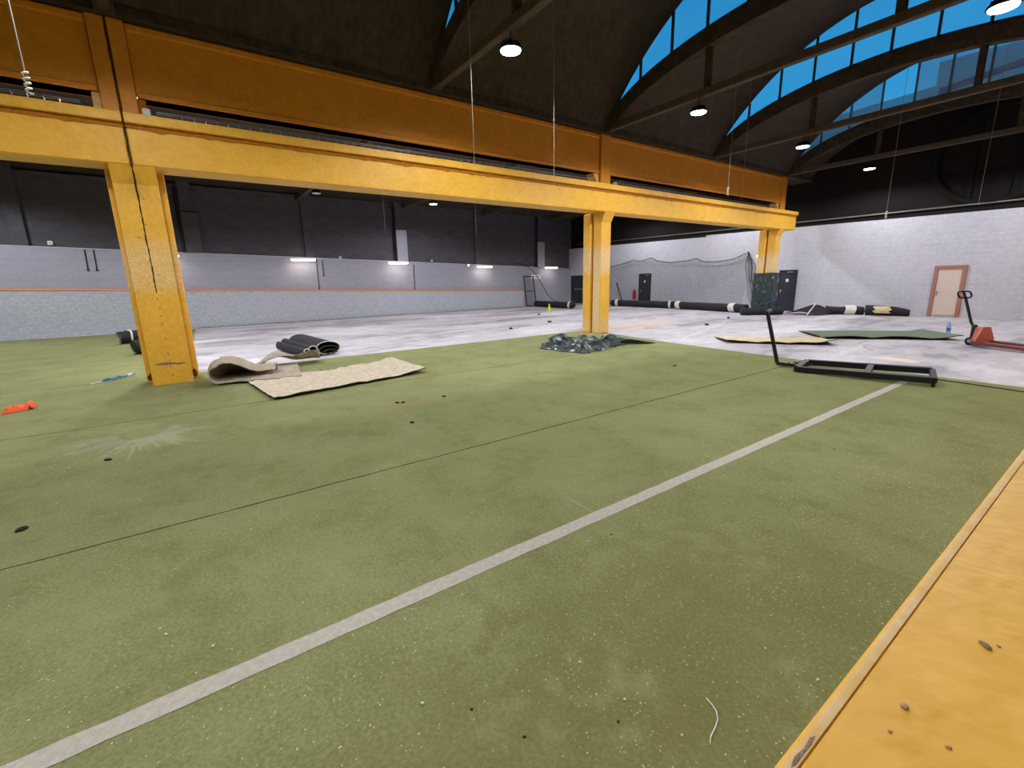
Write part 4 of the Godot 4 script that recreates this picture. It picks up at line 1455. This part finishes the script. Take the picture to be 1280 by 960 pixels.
func build_rolls_and_sheets():
	turf_roll("black turf roll lying below the drooping net by the corner", Vector3(20.75, 0, -26.2), Vector3(20.5, 0, -22.0), 0.23, [[3.85, 4.05]], 1)
	turf_roll("black turf roll with pale bands at both ends below the dark door", Vector3(24.25, 0, -22.1), Vector3(24.0, 0, -16.95), 0.23, [[0.5, 0.75], [4.95, 5.1]], 2)
	turf_roll("longest black turf roll, pale band at each end, below the net", Vector3(23.95, 0, -16.75), Vector3(22.98, 0, -11.95), 0.23, [[0.15, 0.5], [3.95, 4.3]], 3)
	turf_roll("short black turf roll at the foot of the wrapped column", Vector3(21.4, 0, -11.4), Vector3(22.75, 0, -10.15), 0.19, [], 4)
	turf_roll("black turf roll end with a pale strap behind the first column", Vector3(-2.12, 0.0145, -20.4), Vector3(-1.15, 0.0145, -20.95), 0.23, [[0.3, 0.36]], 5, M.backing_pale)
	turf_roll("second dark turf roll peeping from behind the first column", Vector3(-1.45, 0.0145, -16.7), Vector3(-0.85, 0.0145, -16.95), 0.22, [], 6)
	turf_roll("crumpled dark turf roll with a pale middle band by the end wall", Vector3(24.2, 0, -8.9), Vector3(24.7, 0, -7.55), 0.21, [[0.75, 1.15]], 7)
	turf_roll("stubby black turf roll with a cream patch by the end wall", Vector3(24.45, 0, -7.4), Vector3(24.75, 0, -5.95), 0.24, [], 8)
	var mb := MB.new()
	var ub := MB.new()
	# cream patch on the stubby roll
	mb = MB.new()
	mb.smooth()
	var ax := Vector3(0.3, 0, 1.45).normalized()
	var az := Vector3(-ax.z, 0, ax.x)
	var c0 := Vector3(24.45, 0.245, -7.4)
	for k in 8:
		var a0 := lerpf(-0.5, 0.75, k / 8.0)
		var a1 := lerpf(-0.5, 0.75, (k + 1) / 8.0)
		var P := func(a: float, l: float) -> Vector3: return c0 + ax * (l + 0.05 * sin(a * 9.0)) + az * cos(a) * 0.262 + Vector3(0, sin(a) * 0.26, 0)
		mb.quad(P.call(a0, 0.3), P.call(a0, 0.85), P.call(a1, 0.85), P.call(a1, 0.3))
	tag(put(mb, "cream_patch", M.tan), "cream scrap of backing stuck on the stubby roll", "scrap")
	# folded sheet with white batten at the left end of the crumpled roll
	var fs := thing("folded_sheet", "dark folded turf sheet with a white batten by the end wall", "folded turf", Vector3(23.55, 0, -9.75))
	mb = MB.new(); ub = MB.new()
	mb.smooth()
	mb.sheet(func(u: float, v: float): return Vector3(-0.5 + u * 1.0 + v * 0.2, 0.02 + 0.42 * sin(PI * clampf(v * 0.9 + 0.05, 0, 1)) * (0.35 + 0.65 * u), 0.95 - v * 1.5 + 0.25 * u), 10, 12, ub, 0.015)
	put(two_sided(mb, M.black_rubber, ub, M.roll_dark), "folded_cloth", null, fs)
	mb = MB.new()
	mb.bar(Vector3(-0.62, 0.03, 0.62), Vector3(0.15, 0.5, 0.62), 0.03, 0.05, 0.004)
	put(mb, "batten", M.white, fs)

	# thick carpet folded over, on the concrete
	var fc := thing("folded_carpet", "thick dark carpet folded into three humps on the concrete", "folded carpet", Vector3(2.6, 0, -14.2), 0.0)
	var axis := Vector3(0.12, 0, 1).normalized()
	var side := Vector3(1, 0, -0.12).normalized()
	var fold := func(c: float, w: float, h: float, l0: float, l1: float, lean: float, nm: String):
		var m1 := MB.new(); var m2 := MB.new()
		m1.smooth(); m2.smooth()
		var fn := func(u: float, v: float):
			# flattened loop: u goes round the fold, v along it
			var ang := lerpf(-PI * 0.45, PI * 1.45, u)
			var px := cos(ang) * w * (0.5 + 0.03 * sin(v * 9.0))
			var py := sin(ang) * h * 0.5 + h * 0.5
			return side * (c + px + lean * v) + axis * lerpf(l0, l1, v) + Vector3(0, 0.03 + maxf(py, 0.0) * (1.0 - 0.1 * v), 0)
		m1.sheet(fn, 26, 8, m2, 0.022)
		put(two_sided(m1, M.black_rubber, m2, M.roll_green), nm, null, fc)
		if nm == "inner_fold": return
		# pale selvedge round the near end
		var m3 := MB.new()
		m3.smooth()
		var pp := []
		for k in 27: pp.append(fn.call(k / 26.0, 1.0))
		m3.tube(pp, 0.014, 5)
		put(m3, "selvedge", M.tape, fc)
		var m6 := MB.new()
		m6.smooth()
		pp = []
		for k in 27: pp.append(fn.call(k / 26.0, 0.0))
		m6.tube(pp, 0.014, 5)
		put(m6, "selvedge", M.tape, fc)
	fold.call(0.1, 0.62, 0.38, -0.7, 1.6, 0.0, "fold")
	fold.call(0.12, 0.52, 0.26, -0.65, 1.61, 0.0, "inner_fold")
	fold.call(0.15, 0.38, 0.14, -0.6, 1.62, 0.0, "inner_fold")
	fold.call(-0.34, 0.24, 0.3, -0.6, 1.68, 0.02, "fold")
	fold.call(-0.34, 0.15, 0.17, -0.55, 1.68, 0.02, "inner_fold")
	fold.call(-0.55, 0.16, 0.24, -0.5, 1.75, 0.05, "fold")

	# flat beige turf turned backing-up
	var nz := FastNoiseLite.new()
	nz.seed = 12
	nz.frequency = 0.8
	var quadmap := func(p: Array, u: float, v: float) -> Vector3:
		return p[0].lerp(p[1], u).lerp(p[3].lerp(p[2], u), v)
	mb = MB.new(); ub = MB.new()
	mb.smooth()
	var q1 := [Vector3(0.91, 0, -8.0), Vector3(3.82, 0, -8.5), Vector3(3.75, 0, -10.25), Vector3(0.72, 0, -9.75)]
	mb.sheet(func(u: float, v: float):
		var p: Vector3 = quadmap.call(q1, u, v)
		var edge := 0.05 * nz.get_noise_2d(u * 14.0, v * 14.0) * (1.0 if v > 0.95 else 0.25)
		return p + Vector3(0, 0.07 + 0.03 * nz.get_noise_2d(u * 6.0, v * 4.0) + 0.05 * smoothstep(0.8, 1.0, u), edge * 3.0), 40, 24, ub, 0.02)
	tag(put(two_sided(mb, M.backing_pale, ub, M.soil), "turf_offcut", null), "flat pale beige turf offcut lying backing-up on the turf", "turf offcut")
	# rumpled beige sheet at the foot of the first column: folded back over itself, then a second curl
	var rs := thing("rumpled_sheet", "rumpled beige-backed turf sheet folded over at the foot of the first column", "turf sheet", Vector3(0.15, 0.03, -10.3))
	mb = MB.new(); ub = MB.new()
	mb.smooth(); ub.smooth()
	mb.sheet(func(u: float, v: float):
		# u runs along the sheet: floor layer, bend at the left, upper layer
		var p := Vector2.ZERO
		var bend := (0.16 + 0.05 * sin(v * 4.0)) * (1.0 - 0.88 * smoothstep(0.25, 0.7, v))
		if u < 0.42: p = Vector2(lerpf(1.5, 0.12, u / 0.42), 0.03)
		elif u < 0.62:
			var a := lerpf(-PI / 2, -PI * 1.5, (u - 0.42) / 0.2)
			p = Vector2(0.12 + cos(a) * bend, 0.03 + bend + sin(a) * bend)
		else:
			var t := (u - 0.62) / 0.38
			p = Vector2(0.12 + t * 1.0, 0.03 + 2.0 * bend - t * 0.2 + 0.1 * sin(t * 6.0 + 0.3) * (1.0 - 0.6 * t))
		var z := lerpf(0.35, -1.15, v) + 0.12 * nz.get_noise_2d(u * 6.0, v * 2.0) + 0.3 * smoothstep(0.62, 1.0, u) * (1.0 - v) * -1.0 + 0.35 * smoothstep(0.42, 0.0, u) * (1.0 - v)
		return Vector3(p.x + 0.25 * v, p.y + 0.015 * nz.get_noise_2d(u * 12.0, v * 9.0), z), 60, 18, ub, 0.02)
	put(two_sided(mb, M.backing, ub, M.backing), "folded_part", null, rs)
	mb = MB.new(); ub = MB.new()
	mb.smooth(); ub.smooth()
	mb.sheet(func(u: float, v: float):
		var hump := 0.38 * exp(-pow((u - 0.35) * 4.0, 2.0)) * (0.6 + 0.4 * sin(v * 3.0)) + 0.14 * exp(-pow((u - 0.85) * 5.0, 2.0))
		var curl := 0.16 * smoothstep(0.35, 0.0, v)
		return Vector3(0.75 + u * 1.5 + 0.1 * v, 0.03 + hump * (0.5 + 0.5 * v) + curl * (0.4 + u), -0.75 - 0.35 * u - v * 0.55 + 0.08 * nz.get_noise_2d(u * 9.0, v * 5.0)), 34, 16, ub, 0.02)
	put(two_sided(mb, M.backing, ub, M.backing), "curled_part", null, rs)
	# white rag on it
	mb = MB.new(); ub = MB.new()
	mb.smooth()
	mb.sheet(func(u: float, v: float): return Vector3(1.0 + u * 0.4, 0.07 + 0.05 * sin(u * 6.0 + v * 4.0) + 0.03 * cos(v * 9.0), -12.3 + v * 0.3), 12, 8, ub, 0.008)
	tag(put(two_sided(mb, M.white, ub, M.white), "white_rag", null), "small white plastic rag behind the rumpled beige sheet", "rag")

	# crumpled green tarpaulin beside the middle column
	mb = MB.new(); ub = MB.new()
	var nt := FastNoiseLite.new()
	nt.seed = 31
	nt.frequency = 0.9
	nt.noise_type = FastNoiseLite.TYPE_PERLIN
	nt.fractal_octaves = 3
	var q3 := [Vector3(7.55, 0, -9.6), Vector3(7.85, 0, -8.1), Vector3(9.75, 0, -8.3), Vector3(9.6, 0, -10.3)]
	mb.sheet(func(u: float, v: float):
		var p: Vector3 = quadmap.call(q3, u, v)
		var rim := minf(minf(u, 1.0 - u), minf(v, 1.0 - v))
		var n1 := absf(nt.get_noise_2d(p.x * 1.6, p.z * 1.6))
		var n2 := absf(nt.get_noise_2d(p.x * 4.0 + 20.0, p.z * 4.0))
		var hgt := smoothstep(0.0, 0.1, rim) * (0.05 + 1.2 * n1 + 0.4 * n2)
		return p + Vector3(0.3 * nt.get_noise_2d(p.z * 2.0, p.x * 2.0), 0.03 + hgt * 0.52, 0.3 * nt.get_noise_2d(p.x * 2.0 + 9.0, p.z * 2.0)), 26, 26, ub, 0.008)
	# long tail trailing to the right
	mb.sheet(func(u: float, v: float):
		var wv := (1.0 - 0.85 * u) * 0.55
		return Vector3(9.55 + u * 1.05 + 0.1 * v, 0.025 + (1.0 - u) * 0.22 * absf(sin(v * 7.0 + u * 3.0)) + 0.01, -8.55 + 0.55 * u - v * wv), 24, 20, ub, 0.008)
	tag(put(two_sided(mb, M.tarp, ub, M.tarp), "tarpaulin", null), "crumpled shiny dark green tarpaulin heaped before the middle column", "tarpaulin")

	# tan sheet and green strip lying on the concrete
	mb = MB.new(); ub = MB.new()
	mb.smooth()
	var q4 := [Vector3(12.1, 0, -6.75), Vector3(13.55, 0, -4.6), Vector3(14.7, 0, -5.4), Vector3(12.9, 0, -7.6)]
	mb.sheet(func(u: float, v: float):
		var p: Vector3 = quadmap.call(q4, u, v)
		var lift: float = 0.09 * smoothstep(0.75, 1.0, u) * smoothstep(0.5, 0.0, v) + 0.05 * smoothstep(0.15, 0.0, u) * (1.0 - v)
		return p + Vector3(0, 0.045 + lift + 0.03 * absf(sin(u * 11.0)) * (1.0 - v), 0), 30, 10, ub, 0.018)
	tag(put(two_sided(mb, M.tan, ub, M.soil), "tan_sheet", null), "tan sheet of turf backing with dark curled edge on the concrete", "turf offcut")
	mb = MB.new(); ub = MB.new()
	mb.smooth()
	var q5 := [Vector3(14.75, 0, -5.4), Vector3(16.7, 0, -2.85), Vector3(18.3, 0, -4.05), Vector3(16.1, 0, -6.6)]
	mb.sheet(func(u: float, v: float):
		var p: Vector3 = quadmap.call(q5, u, v)
		return p + Vector3(0, 0.05 + 0.05 * absf(sin(u * 8.0 + v)) * (1.0 - v) + 0.05 * smoothstep(0.85, 1.0, u), 0.06 * sin(u * 9.0)), 30, 12, ub, 0.02)
	tag(put(two_sided(mb, M.turf_strip, ub, M.soil), "green_offcut", null), "dull green turf offcut lying flat on the concrete by the bottle", "turf offcut")
	var bt := thing("water_bottle", "small blue-tinted plastic bottle standing by the green offcut", "bottle", Vector3(18.35, 0, -3.45))
	mb = MB.new()
	mb.smooth()
	mb.lathe([Vector2(0, 0), Vector2(0.045, 0.0), Vector2(0.05, 0.02), Vector2(0.05, 0.2), Vector2(0.04, 0.25), Vector2(0.018, 0.29), Vector2(0.018, 0.31)], Vector3.ZERO, Basis(), 14)
	put(mb, "bottle_body", M.pet, bt)
	mb = MB.new()
	mb.lathe([Vector2(0, 0.33), Vector2(0.021, 0.33), Vector2(0.021, 0.3), Vector2(0, 0.3)].duplicate(), Vector3.ZERO, Basis(), 12)
	put(mb, "cap", M.blue_rope, bt)
	mb = MB.new()
	mb.smooth()
	mb.lathe([Vector2(0.0515, 0.08), Vector2(0.0515, 0.17)], Vector3.ZERO, Basis(), 14)
	put(mb, "label_band", M.blue_rope, bt)
	# cone
	var cn := thing("marker_cone", "small lime green marker cone in front of the corner roll", "cone", Vector3(17.7, 0, -21.1))
	mb = MB.new()
	mb.box(Vector3(0, 0.015, 0), Vector3(0.32, 0.03, 0.32), 0.01)
	put(mb, "cone_foot", M.lime, cn)
	mb = MB.new()
	mb.smooth()
	mb.lathe([Vector2(0.12, 0.03), Vector2(0.03, 0.46), Vector2(0.022, 0.47), Vector2(0, 0.47)], Vector3.ZERO, Basis(), 16)
	put(mb, "cone_body", M.lime, cn)

# ------------------------------------------------------------------ goal lying on the turf edge
func build_goal():
	var g := thing("goal_frame", "black metal goal frame lying at the cut end of the turf", "goal frame", Vector3(9.6, 0.014, -2.9))
	var o := Vector3(9.6, 0.014, -2.9)
	var a := Vector3(9.24, 0.07, -3.74) - o
	var b := Vector3(9.50, 0.12, -1.84) - o
	var c := Vector3(10.32, 0.14, -2.05) - o
	var d := Vector3(9.95, 0.1, -3.86) - o
	for s in [[a, b, "front_bar", 0.1], [d, c, "rear_bar", 0.11], [a, d, "side_bar", 0.11], [b, c, "side_bar", 0.08], [a.lerp(b, 0.55), d.lerp(c, 0.55), "middle_bar", 0.1], [a.lerp(d, 0.22) - Vector3(0, 0.03, 0), b.lerp(c, 0.22) - Vector3(0, 0.01, 0), "lower_rail", 0.07]]:
		var mb := MB.new()
		mb.bar(s[0], s[1], s[3], s[3], 0.012)
		put(mb, s[2], M.black, g)
	var mb := MB.new()
	mb.bar(a + Vector3(0.14, -0.012, 0), b + Vector3(0.14, -0.012, 0), 0.03, 0.03, 0.004)
	put(mb, "inner_rail", M.black, g)
	for p in [b, c]:
		mb = MB.new()
		mb.bar(Vector3(p.x, 0.0, p.z), Vector3(p.x, p.y, p.z), 0.04, 0.04)
		put(mb, "foot", M.black, g)
	var base := Vector3(9.69, 0.05, -4.3) - o
	mb = MB.new()
	mb.bar(base, a.lerp(d, 0.4), 0.06, 0.06, 0.008)
	put(mb, "base_bar", M.black, g)
	mb = MB.new()
	mb.bar(base, Vector3(9.72, 1.1, -4.62) - o, 0.06, 0.06, 0.008)
	put(mb, "upright_post", M.black, g)
	mb = MB.new()
	mb.bar(Vector3(9.72, 1.08, -4.62) - o, Vector3(9.78, 1.12, -4.55) - o, 0.09, 0.05, 0.01)
	put(mb, "post_bracket", M.steel, g)
	# crumpled netting bunched at one end
	mb = MB.new()
	var r := RandomNumberGenerator.new()
	r.seed = 8
	for k in 30:
		var p := Vector3(r.randf_range(0.0, 0.4), 0.03, r.randf_range(-1.15, -0.85))
		mb.tube([p, p + Vector3(r.randf_range(-0.1, 0.1), 0.06, r.randf_range(-0.1, 0.1)), p + Vector3(r.randf_range(-0.2, 0.2), 0.0, r.randf_range(-0.2, 0.2))], 0.006, 3, false)
	tag(put(mb, "bunched_net", M.tarp, g), "", "", "", "stuff")

# ------------------------------------------------------------------ pallet truck
func build_truck():
	var t := thing("pallet_truck", "red hand pallet truck with a black looped handle on the concrete", "pallet truck", Vector3(15.78, 0, -2.33), -2.02)
	var mb: MB
	for sd in [-1, 1]:
		mb = MB.new()
		mb.prism([Vector2(0.0, 0.12), Vector2(0.0, 0.19), Vector2(1.3, 0.17), Vector2(1.4, 0.11), Vector2(1.3, 0.09)], Vector3(0, -0.06, sd * 0.26 + 0.08), Vector3.RIGHT, Vector3.UP, Vector3(0, 0, -0.16))
		put(mb, "fork", M.truck_dark, t)
		mb = MB.new()
		mb.smooth()
		mb.lathe([Vector2(0, -0.05), Vector2(0.04, -0.05), Vector2(0.04, 0.05), Vector2(0, 0.05)], Vector3(1.2, 0.04, sd * 0.26), Basis(Vector3.RIGHT, PI / 2), 12)
		put(mb, "fork_roller", M.black, t)
	# A-shaped hydraulic shield
	mb = MB.new()
	mb.prism([Vector2(-0.27, 0.1), Vector2(0.27, 0.1), Vector2(0.27, 0.18), Vector2(0.11, 0.47), Vector2(-0.11, 0.47), Vector2(-0.27, 0.18)], Vector3(0.06, 0, 0), Vector3(0, 0, 1), Vector3.UP, Vector3(-0.06, 0, 0))
	put(mb, "shield", M.truck_red, t)
	mb = MB.new()
	mb.prism([Vector2(-0.16, 0.12), Vector2(0.0, 0.12), Vector2(0.0, 0.46), Vector2(-0.1, 0.46)], Vector3(0, 0, -0.11), Vector3.RIGHT, Vector3.UP, Vector3(0, 0, 0.22))
	put(mb, "housing", M.truck_red, t)
	mb = MB.new()
	mb.smooth()
	mb.lathe([Vector2(0, 0.12), Vector2(0.06, 0.12), Vector2(0.06, 0.4), Vector2(0.03, 0.46), Vector2(0, 0.46)], Vector3(-0.2, 0.05, 0), Basis(), 14)
	put(mb, "pump", M.black, t)
	for sd in [-1, 1]:
		mb = MB.new()
		mb.smooth()
		mb.lathe([Vector2(0, -0.025), Vector2(0.1, -0.025), Vector2(0.1, 0.025), Vector2(0, 0.025)], Vector3(-0.2, 0.1, sd * 0.07), Basis(Vector3.RIGHT, PI / 2), 20)
		var sw := put(mb, "steer_wheel", M.black, t)
		mb = MB.new()
		mb.lathe([Vector2(0, -0.03), Vector2(0.045, -0.03), Vector2(0.045, 0.03), Vector2(0, 0.03)], Vector3(-0.2, 0.1, sd * 0.07), Basis(Vector3.RIGHT, PI / 2), 14)
		put(mb, "wheel_hub", M.steel, sw)
	mb = MB.new()
	mb.tube([Vector3(-0.2, 0.42, 0), Vector3(-0.3, 0.55, 0), Vector3(-0.53, 1.15, 0)], 0.03, 8)
	var hs := put(mb, "handle_shaft", M.black, t)
	mb = MB.new()
	mb.smooth()
	var pts := []
	for k in 33:
		var a := TAU * k / 32.0
		var cx := signf(cos(a)) * pow(absf(cos(a)), 0.45) * 0.2
		var cy := signf(sin(a)) * pow(absf(sin(a)), 0.6) * 0.085
		pts.append(Vector3(-0.56 - cy * 0.36, 1.23 + cy * 0.93, cx))
	mb.tube(pts, 0.02, 8, false)
	put(mb, "handle_loop", M.black, hs)
	mb = MB.new()
	mb.bar(Vector3(-0.53, 1.15, 0), Vector3(-0.6, 1.31, 0), 0.03, 0.04)
	put(mb, "release_lever", M.black, hs)

# ------------------------------------------------------------------ ropes
func build_ropes():
	var list := [
		[-1.14, -8.0, 4.24, "pale rope with a knotted end hanging left of the joint post", true],
		[4.86, -8.0, 4.0, "thin pale cord hanging in front of the upper beam right of the first truss", false],
		[6.86, -8.0, 3.85, "thin cord hanging between the first lit lamp and the middle post", false],
		[13.7, -8.0, 4.37, "long white cord with a small knot hanging right of the middle post", true],
		[15.6, -8.6, 4.3, "thin cord hanging near the end of the upper beam", false],
		[20.2, -5.94, 3.85, "long white cord hanging before the brown gable", true],
		[21.5, -3.9, 3.9, "thin cord hanging before the round blind window", false]]
	for q in list:
		var x: float = q[0]
		var z: float = q[1]
		var top := shell_y(x, z) + 0.03
		var o := thing("hanging_rope", q[3], "rope", Vector3(x, top, z))
		var mb := MB.new()
		mb.tube([Vector3.ZERO, Vector3(0.005, (q[2] - top) * 0.5, 0), Vector3(0, q[2] - top, 0)], 0.0055 if x > 0.0 else 0.009, 5)
		put(mb, "cord", M.rope, o)
		if q[4]:
			mb = MB.new()
			mb.smooth()
			var pp := []
			for k in 30:
				var a := k * 0.9
				pp.append(Vector3(cos(a) * 0.025, q[2] - top - k * 0.008 + 0.05, sin(a) * 0.025))
			mb.tube(pp, 0.013, 5)
			put(mb, "knot", M.tape, o)
	for q in [[6.75, -18.0, 3.83, "thin cord hanging in the far aisle before the second tube lamp"], [10.9, -18.0, 3.94, "thin cord hanging in the far aisle near the third tube lamp"]]:
		var x: float = q[0]
		var o := thing("hanging_rope", q[3], "rope", Vector3(x, 6.98, q[1]))
		var mb := MB.new()
		mb.tube([Vector3.ZERO, Vector3(0, q[2] - 6.98, 0)], 0.0065, 5)
		put(mb, "cord", M.rope, o)

# ------------------------------------------------------------------ litter
func pebble(at: Vector3, s: Vector3, m: Material, called: String, label: String, group: String, sd: int):
	var mb := MB.new()
	mb.smooth()
	var r := RandomNumberGenerator.new()
	r.seed = sd
	var prof := []
	for k in 6:
		var a := PI * k / 5.0
		prof.append(Vector2(sin(a) * r.randf_range(0.85, 1.1), -cos(a)))
	var bs := Basis(Vector3.UP, r.randf() * TAU) * Basis.from_scale(s)
	mb.lathe(prof, at + Vector3(0, s.y * 0.8, 0), bs, 8)
	tag(put(mb, called, m), label, "litter", group)

func build_litter():
	# orange bag, blue strap, white cable
	var mb := MB.new()
	var ub := MB.new()
	mb.smooth()
	var nb := FastNoiseLite.new()
	nb.seed = 5
	nb.frequency = 3.0
	mb.sheet(func(u: float, v: float):
		var rim := minf(minf(u, 1.0 - u), minf(v, 1.0 - v))
		return Vector3(-2.56 + u * 0.34 + 0.03 * nb.get_noise_2d(v * 4.0, u), 0.02 + smoothstep(0, 0.2, rim) * (0.07 + 0.06 * nb.get_noise_2d(u * 2.0, v * 2.0)) + (0.07 * smoothstep(0.8, 0.9, u) * smoothstep(1.0, 0.9, u)), -9.85 - v * 0.22 - u * 0.12), 16, 12, ub, 0.004)
	tag(put(two_sided(mb, M.orange_bag, ub, M.orange_bag), "orange_bag", null), "crumpled orange plastic bag on the turf left of the first column", "bag")
	mb = MB.new()
	mb.smooth()
	var strap := thing("blue_strap", "tangled blue and white strap on the turf left of the first column", "strap", Vector3(-1.45, 0.014, -12.2))
	mb.tube([Vector3(-0.18, 0.03, 0.22), Vector3(-0.1, 0.06, 0.12), Vector3(-0.02, 0.03, 0.06), Vector3(0.06, 0.06, -0.03), Vector3(0.14, 0.03, -0.12), Vector3(0.2, 0.04, -0.2), Vector3(0.3, 0.03, -0.38)], [0.012, 0.026, 0.018, 0.024, 0.018, 0.012, 0.012], 6)
	mb.tube([Vector3(-0.14, 0.03, 0.16), Vector3(-0.04, 0.05, 0.16), Vector3(0.04, 0.03, 0.08), Vector3(0.0, 0.06, 0.0), Vector3(0.1, 0.03, -0.02), Vector3(0.12, 0.05, -0.1)], 0.014, 6)
	put(mb, "strap_band", M.blue_rope, strap)
	mb = MB.new()
	mb.tube([Vector3(-0.34, 0.01, 0.3), Vector3(-0.22, 0.02, 0.24), Vector3(-0.16, 0.03, 0.2)], 0.014, 6)
	mb.tube([Vector3(0.19, 0.05, -0.18), Vector3(0.25, 0.05, -0.27)], 0.022, 6)
	put(mb, "white_end", M.white, strap)
	mb = MB.new()
	mb.smooth()
	mb.tube([Vector3(1.585, 0.02, -0.845), Vector3(1.575, 0.021, -0.81), Vector3(1.562, 0.021, -0.785), Vector3(1.535, 0.021, -0.762), Vector3(1.495, 0.021, -0.748), Vector3(1.445, 0.02, -0.738), Vector3(1.415, 0.02, -0.722)], 0.0028, 6)
	tag(put(mb, "white_wire", M.white), "bent piece of white wire lying on the turf", "wire")
	# dark and pale lumps
	var dark := [[2.19, -5.43], [2.42, -6.54], [2.5, -6.5], [3.16, -6.42], [-1.3, -4.79], [2.24, -1.99], [0.74, -1.41], [1.2, -1.0], [0.85, -1.18], [-0.95, -6.3], [4.9, -3.0], [5.3, -1.7], [8.1, -5.6]]
	for k in dark.size():
		var sc := 0.026 if dark[k][1] < -4.0 else 0.006
		if k == 4: sc = 0.03
		pebble(Vector3(dark[k][0], 0.014, dark[k][1]), Vector3(sc * 1.5, sc * 0.5, sc), M.soil, "dark_crumb", "dark crumb of rubber lying on the green turf", "dark crumbs on the turf", 100 + k)
	var pale := [[0.58, -1.56, 0.007], [1.28, -1.31, 0.006], [1.3, -1.05, 0.006], [1.36, -0.81, 0.005], [2.07, -0.6, 0.006], [-0.35, -2.75, 0.007], [-0.15, -2.5, 0.007]]
	for k in pale.size():
		pebble(Vector3(pale[k][0], 0.014, pale[k][1]), Vector3(pale[k][2] * 1.3, pale[k][2], pale[k][2]), M.white, "white_chip", "small white plaster chip lying on the green turf", "white chips on the turf", 130 + k)
	var onledge := [[1.15, -0.08, 0.0075, "grey-brown flake on the yellow wall top"], [0.87, -0.13, 0.006, "tan pebble on the yellow wall top near the chipped lip"], [1.17, -0.065, 0.003, "tiny pale crumb beside the grey flake on the yellow wall"], [0.84, -0.07, 0.0035, "pale crumb on the yellow wall top away from the lip"], [0.80, -0.13, 0.0028, "tiny tan crumb close to the lip of the yellow wall"]]
	for k in onledge.size():
		pebble(Vector3(onledge[k][0], 1.098, onledge[k][1]), Vector3(onledge[k][2] * (1.7 if k == 0 else 1.2), onledge[k][2] * 0.6, onledge[k][2] * (0.7 if k == 0 else 1.0)), M.bare if k == 0 else M.stone, "stone_flake", onledge[k][3], "flakes on the yellow wall top", 160 + k)
	for q in [[10.2, -14.5], [13.1, -15.6], [19.5, -10.9], [15.7, -19.6], [16.2, -9.9]]:
		pebble(Vector3(q[0], 0, q[1]), Vector3(0.11, 0.04, 0.07), M.soil, "rubber_lump", "dark rubber lump lying on the bare concrete", "rubber lumps on the concrete", int(q[0] * 10))
	# pale infill granules strewn over the near turf
	var mm := MultiMesh.new()
	mm.transform_format = MultiMesh.TRANSFORM_3D
	var gm := MB.new()
	gm.lathe([Vector2(0, -0.6), Vector2(0.9, -0.3), Vector2(0.8, 0.4), Vector2(0, 0.7)], Vector3.ZERO, Basis(), 5)
	var gmesh := gm.done()
	gmesh.surface_set_material(0, M.granule)
	mm.mesh = gmesh
	var pts := []
	var dens := FastNoiseLite.new()
	dens.seed = 61
	dens.frequency = 0.9
	while pts.size() < 9000:
		var x := rng.randf_range(-1.6, 7.5)
		var z := -0.25 - pow(rng.randf(), 1.8) * 6.5
		var keep := 0.5 + 0.9 * dens.get_noise_2d(x, z)
		if absf(z + 2.235) < 0.08: keep *= 0.15
		if z < -2.3: keep *= 0.4
		if rng.randf() < keep: pts.append(Vector2(x, z))
	mm.instance_count = pts.size()
	for k in pts.size():
		var s := rng.randf_range(0.0014, 0.0036) * (1.0 if rng.randf() > 0.05 else 1.6)
		var bs := Basis(Vector3.UP, rng.randf() * TAU) * Basis.from_scale(Vector3(s * rng.randf_range(0.8, 2.0), s * 0.7, s))
		mm.set_instance_transform(k, Transform3D(bs, Vector3(pts[k].x, 0.0148, pts[k].y)))
	var mi := MultiMeshInstance3D.new()
	mi.name = "infill_granules"
	mi.multimesh = mm
	add_child(mi)
	tag(mi, "pale infill granules strewn over the green turf", "granules", "", "stuff")
